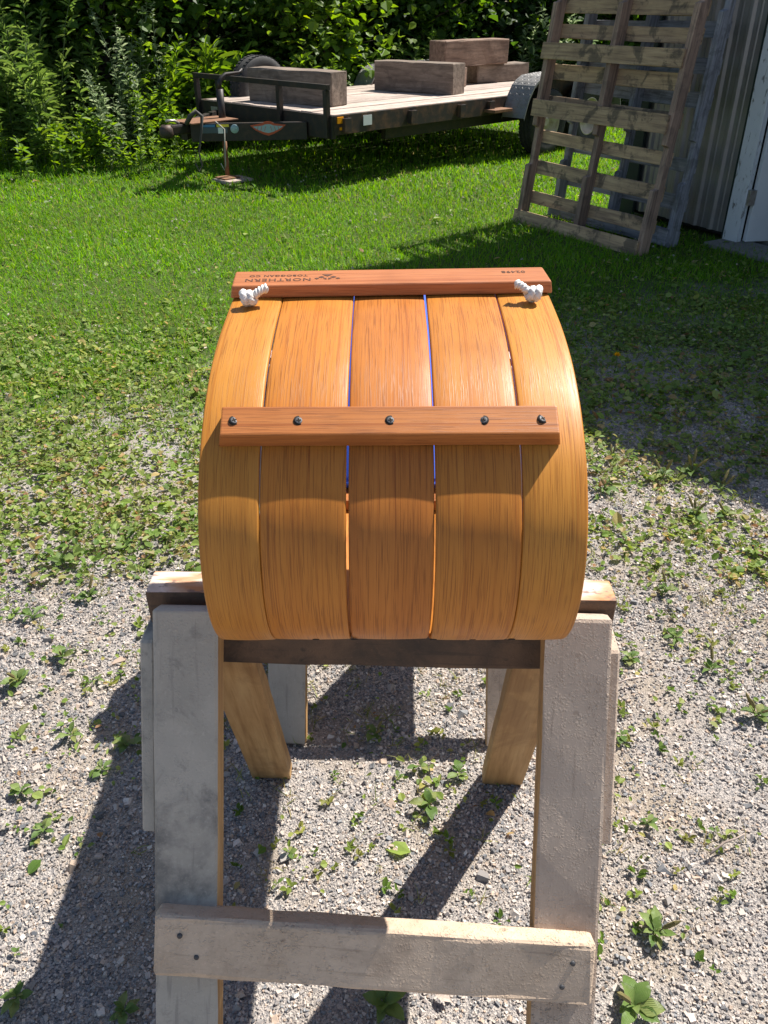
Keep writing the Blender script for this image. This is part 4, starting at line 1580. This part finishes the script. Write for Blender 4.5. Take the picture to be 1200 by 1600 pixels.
def make_dandelion():
    x, y = ground_at(960, 582)
    e = empty('dandelion', (x, y, 0), 0, 'single yellow dandelion flower in the shed shadow', 'flower')
    tube('stalk', [(x, y, 0), (x + .003, y, .05), (x, y, .085)], .0025, M['stem'], e, 6)
    n = 60
    rot = rots(rng.uniform(0, 6.28, n), rng.uniform(.05, 1.0, n), np.zeros(n))
    s = rng.uniform(.014, .020, n)
    v, f, c = scatter(LEAF_V, LEAF_F, np.tile([x, y, .086], (n, 1)), rot, np.stack([s * .35, s, s], -1), np.tile([.85, .52, .01], (n, 1)))
    link('flower_head', np_mesh('flower_head', v - np.array([x, y, 0]), f, M['petal'], c), e, local=Matrix.Identity(4))


make_dandelion()


def make_litter():
    for (u, v, ln, ang, lab) in ((125, 770, .11, 2.5, 'dry forked twig lying in the weeds at left'), (1135, 1325, .10, .5, 'thin straw stalk on the gravel at right'), (985, 1070, .10, .35, 'pale straw beside the right gusset')):
        x, y = ground_at(u, v)
        d = Vector((math.cos(ang), math.sin(ang), 0)) * ln / 2
        c = Vector((x, y, .016))
        o = tube('dry_twig', [c - d, c - d * .3 + Vector((.004, .006, .004)), c + d * .4 + Vector((0, -.003, .006)), c + d], [.003, .0026, .002, .001], M['deck'], None, 6)
        tag(o, lab, 'twig', 'dry twigs and straws')
    for (u, v, lab) in ((708, 1572, 'dry tan leaf on the gravel below the rung'), (155, 1340, 'pale round pebble in the toboggan shadow at left')):
        x, y = ground_at(u, v)
        if 'leaf' in lab:
            o = link('dry_leaf', LEAVES[2].copy(), None, Matrix.Translation((x, y, .008)) @ Matrix.Rotation(1.0, 4, 'Z') @ Matrix.Scale(.035, 4))
            o.data.materials.clear(); o.data.materials.append(M['deck'])
            tag(o, lab, 'leaf')
        else:
            me = np_mesh('pebble', CUBE_V * np.array([.022, .016, .011]), CUBE_F, M['deck'])
            o = link('pebble', me, None, Matrix.Translation((x, y, .005)))
            sb = o.modifiers.new('round', 'SUBSURF'); sb.levels = 2; sb.render_levels = 2
            tag(o, lab, 'pebble')


make_litter()


# ================================================================== TREES AND WEEDS
MAPLE_V = np.array([(0, 0, 0), (-.46, .18, .06), (-.50, .55, .12), (0, 1.0, -.10), (.50, .55, .12), (.46, .18, .06)])


def limb_mesh(segs, name):
    """tapered limbs: segs = [(points, radii)], joined into one mesh"""
    vs, fs, off, S = [], [], 0, 7
    for pts, rad in segs:
        n = len(pts)
        for i, p in enumerate(pts):
            t = (Vector(pts[min(i + 1, n - 1)]) - Vector(pts[max(i - 1, 0)])).normalized()
            a_ = t.cross(Vector((.3, .9, .1))).normalized(); b_ = t.cross(a_)
            for k in range(S):
                th = 2 * math.pi * k / S
                vs.append(Vector(p) + (a_ * math.cos(th) + b_ * math.sin(th)) * rad[i])
        for i in range(n - 1):
            for k in range(S):
                fs.append((off + i * S + k, off + i * S + (k + 1) % S, off + (i + 1) * S + (k + 1) % S, off + (i + 1) * S + k))
        off += n * S
    me = bpy.data.meshes.new(name)
    me.from_pydata([tuple(v) for v in vs], [], fs)
    for p in me.polygons: p.use_smooth = True
    me.materials.append(M['bark'])
    return me


def make_tree(name, label, cat, x, y, zc, rx, ry, rz, nclump, per, leaf, cols, group, seed, trunk_r=.05, cl=.28, droop=.35):
    g = np.random.default_rng(seed)
    e = empty(name, (x, y, 0), 0, label, cat, group)
    # clump centres through the crown, thicker towards the skin
    d = g.normal(size=(nclump, 3)); d /= np.linalg.norm(d, axis=1)[:, None]
    r = g.random(nclump) ** .45
    C = d * r[:, None] * np.array([rx, ry, rz]) + np.array([0, 0, zc])
    C = C[C[:, 2] > .12]
    segs = []
    top = zc + rz * .75
    trunk = [(0, 0, -.05), (.03 * g.normal(), .03 * g.normal(), zc * .4), (.08 * g.normal(), .08 * g.normal(), zc), (.12 * g.normal(), .12 * g.normal(), top)]
    segs.append((trunk, [trunk_r, trunk_r * .8, trunk_r * .5, trunk_r * .1]))
    for q in C[:: max(1, len(C) // 26)]:
        z0 = min(max(q[2] * .55, .1), top * .9)
        st = np.array([0, 0, z0])
        mid = (st + q) / 2 + np.array([0, 0, .12 * rz])
        segs.append(([tuple(st), tuple(mid), tuple(q)], [trunk_r * .4, trunk_r * .25, trunk_r * .08]))
    link('trunk', limb_mesh(segs, 'trunk'), e, local=Matrix.Identity(4))
    n = len(C) * per
    ci = np.repeat(np.arange(len(C)), per)
    off = g.normal(size=(n, 3)) * np.array([cl, cl, cl * .62])
    P = C[ci] + off
    P[:, 2] = np.maximum(P[:, 2], .04)
    yaw = g.uniform(0, 6.28, n)
    rot = rots(yaw, g.normal(-droop, .45, n), g.normal(0, .4, n))
    s = leaf * np.exp(g.normal(0, .28, n))
    base = np.array(cols)
    cc = base[g.integers(0, len(base), len(C))][ci] * (.7 + .6 * g.random((n, 1)))
    yel = g.random(n) < .06
    cc[yel] = cc[yel] * np.array([1.7, 1.45, 1.0])
    v, f, c = scatter(MAPLE_V, LEAF_F, P, rot, np.stack([s, s, s], -1), cc)
    link('crown', np_mesh('crown', v, f, M['leaf'], c), e, local=Matrix.Identity(4))
    return e


G1 = [(.055, .115, .018), (.075, .145, .022), (.04, .09, .016)]
G2 = [(.125, .215, .03), (.155, .245, .04), (.09, .17, .026)]  # leaf colours raised so these plants look sunlit
G3 = [(.03, .065, .014), (.045, .09, .016), (.025, .055, .012)]  # leaf colours lowered to paint deep shade between the shrubs
GS = 'leafy shrubs along the wood edge'
GT = 'taller trees added behind the shrubs to shade them'
# front shrubs (x, y, centre height, radii)
make_tree('leafy_shrub', 'shrub with sunlit-tinted leaves rising behind the trailer between spare tyre and far fender', 'shrub', -1.05, 12.3, 1.35, 1.0, .8, 1.3, 95, 42, .085, G2, GS, 1)
make_tree('leafy_shrub', 'dark leafy shrub directly behind the spare tyre', 'shrub', -2.35, 11.7, 1.2, .95, .8, 1.2, 80, 42, .08, G1, GS, 2)
make_tree('leafy_shrub', 'overhanging shrub with yellow-green leaves above the trailer tongue', 'shrub', -3.35, 11.2, 1.75, 1.1, .8, 1.2, 85, 42, .085, G2, GS, 3)
make_tree('leafy_shrub', 'dark bush in the upper left corner behind the tall weeds', 'shrub', -4.6, 10.9, 1.5, 1.1, .9, 1.4, 95, 42, .085, G1, GS, 4)
make_tree('leafy_shrub', 'outermost bush at the left picture edge', 'shrub', -5.9, 10.4, 1.4, 1.1, .9, 1.4, 80, 42, .09, G1, GS, 5)
make_tree('leafy_shrub', 'dark shrub behind the middle timber on the trailer', 'shrub', .35, 13.7, 1.1, 1.1, .8, 1.2, 80, 42, .085, G1, GS, 6)
make_tree('leafy_shrub', 'deep shaded shrub behind the stacked timbers', 'shrub', 1.75, 15.0, 1.1, 1.2, .9, 1.3, 80, 42, .09, G3, GS, 7)
make_tree('leafy_shrub', 'shrub seen between the stacked timbers and the leaning pallets', 'shrub', 3.1, 15.4, 1.1, 1.1, .9, 1.3, 80, 42, .09, G1, GS, 8)
make_tree('leafy_shrub', 'shrub glimpsed through the upper slats of the pallets', 'shrub', 4.7, 15.6, 1.2, 1.3, .9, 1.4, 80, 40, .09, G3, GS, 9)
# deep row that closes the gaps, leaf colour darkened for shade
for k, (x, y, wh) in enumerate(((-6.4, 12.3, 'behind the outermost bush at the left edge'), (-4.9, 12.7, 'behind the tall weed clumps at left'), (-3.3, 13.2, 'deep behind the trailer coupler'),
                                (-1.8, 13.9, 'deep behind the spare tyre'), (-.3, 14.9, 'deep behind the far fender'), (1.1, 16.2, 'deep behind the stacked timbers'),
                                (2.7, 17.2, 'in the dark gap left of the pallets'), (4.6, 17.6, 'behind the upper part of the pallets'))):
    make_tree('understory_bush', 'shaded understory bush ' + wh, 'shrub', x, y, 1.3, 1.25, .8, 1.5, 80, 36, .12, G3, 'shaded understory bushes', 20 + k, cl=.36)
for k, (x, y, h_, wh) in enumerate(((-6.6, 13.0, 4.2, 'rising over the far left corner'), (-4.6, 13.1, 4.0, 'rising over the tall weeds at left'), (-2.7, 13.7, 4.1, 'rising above the trailer tongue'),
                                    (-.9, 14.7, 4.2, 'rising above the spare tyre and front timber'), (.9, 15.9, 4.4, 'rising above the middle timber'), (2.6, 17.2, 4.5, 'rising above the stacked timbers'),
                                    (4.5, 18.3, 4.6, 'rising behind the pallets'))):
    make_tree('shade_tree', 'woodland tree with a crown added to shade the shrubs, ' + wh, 'tree', x, y, h_, 1.9, 1.7, 2.4, 130, 44, .17, G1, GT, 40 + k, trunk_r=.12, cl=.45)  # crowns added above the view to shade the shrubs and block sky


def make_goldenrod(label, x, y, n, spread, hgt, cols, seed, width=.15, ln=.10):
    g = np.random.default_rng(seed)
    e = empty('tall_weed', (x, y, 0), 0, label, 'weed', 'tall weeds at the wood edge')
    segs, parts = [], []
    for q in range(n):
        bx, by = g.normal(0, spread, 2)
        h_ = hgt * g.uniform(.6, 1.1)
        lx, ly = g.normal(0, .13, 2) * h_
        pts = [(bx, by, 0), (bx + lx * .25, by + ly * .25, h_ * .4), (bx + lx * .6, by + ly * .6, h_ * .75), (bx + lx, by + ly, h_)]
        segs.append((pts, [.005, .0045, .0035, .0015]))
        k = int(60 * h_)
        t = np.sort(g.uniform(.12, 1, k))
        P = np.stack([bx + lx * t ** 1.4, by + ly * t ** 1.4, h_ * t], -1)
        yaw = np.arange(k) * 2.4 + g.normal(0, .3, k)
        L = ln * np.where(t > .9, .6, 1) * g.uniform(.7, 1.2, k)
        rot = rots(yaw, g.normal(.25, .35, k) + (t - .5) * .5, g.normal(0, .3, k))
        c = np.array(cols)[g.integers(0, len(cols), k)] * (.75 + .5 * g.random((k, 1)))
        parts.append(scatter(LEAF_V, LEAF_F, P, rot, np.stack([L * width * 2, L, L], -1), c))
    lm = limb_mesh(segs, 'stem'); lm.materials.clear(); lm.materials.append(M['stem'])
    tag(link('stems', lm, e, local=Matrix.Identity(4)), kind='stuff')
    v, f, c = join(parts)
    link('foliage', np_mesh('foliage', v, f, M['leaf'], c), e, local=Matrix.Identity(4))


GR = [(.14, .22, .055), (.18, .26, .075), (.105, .18, .045)]
GA = [(.20, .26, .14), (.25, .30, .18), (.15, .21, .11)]
WL = [
    ('tall lance-leaved weed clump at the far left edge', -4.15, 9.35, 16, .20, 1.35, GR, .10, .14),
    ('tall lance-leaved weed clump second from the left edge', -3.65, 9.45, 15, .20, 1.30, GR, .10, .14),
    ('weed clump behind the leftmost pair of clumps', -4.0, 9.95, 16, .25, 1.6, GR, .10, .14),
    ('grey-green feathery weed standing apart left of the trailer tongue', -2.78, 9.35, 13, .12, .85, GA, .22, .07),
    ('broad-leaved weeds low in front of the bank, left of the coupler', -3.1, 9.15, 14, .22, .55, G2, .30, .11),
    ('tall grey-green weed behind the trailer tongue tip', -2.75, 10.2, 18, .20, 1.45, GA, .20, .08),
    ('mid-height weed clump behind the coupler', -2.35, 9.75, 14, .20, .75, G2, .22, .11),
    ('weed clump in the dark hollow left of the grey-green one', -3.35, 10.2, 15, .25, 1.1, GR, .14, .12),
    ('weeds just behind the far end of the front rail', -2.25, 10.55, 14, .20, 1.05, G2, .10, .20),
    ('long-bladed grass tuft behind the front rail', -1.95, 10.6, 12, .15, 1.0, G2, .06, .3),
    ('weeds behind the trailer between spare tyre and far fender', -.95, 11.55, 16, .28, .95, G2, .14, .14),
    ('weeds beyond the far fender', .25, 12.75, 14, .25, 1.0, GR, .14, .14),
    ('weeds beside the stacked timbers behind the trailer', 1.05, 13.6, 14, .25, 1.15, GR, .14, .14),
    ('weeds left of the pallets at the trailer tail', 2.55, 14.3, 18, .35, 1.3, GA, .16, .13),
    ('weeds at the left picture edge in front of the corner bush', -4.75, 9.5, 16, .25, 1.25, GR, .10, .14),
    ('low weeds spilling onto the lawn at the far left', -3.85, 9.0, 12, .25, .45, G2, .25, .10),
    ('low weeds spilling onto the lawn under the trailer coupler', -2.45, 9.05, 12, .20, .32, G2, .25, .09),
]
for k, (lab, x, y, n, sp, h_, cl_, wd, ln) in enumerate(WL):
    make_goldenrod(lab, x, y, n, sp, h_, cl_, 70 + k, wd, ln)
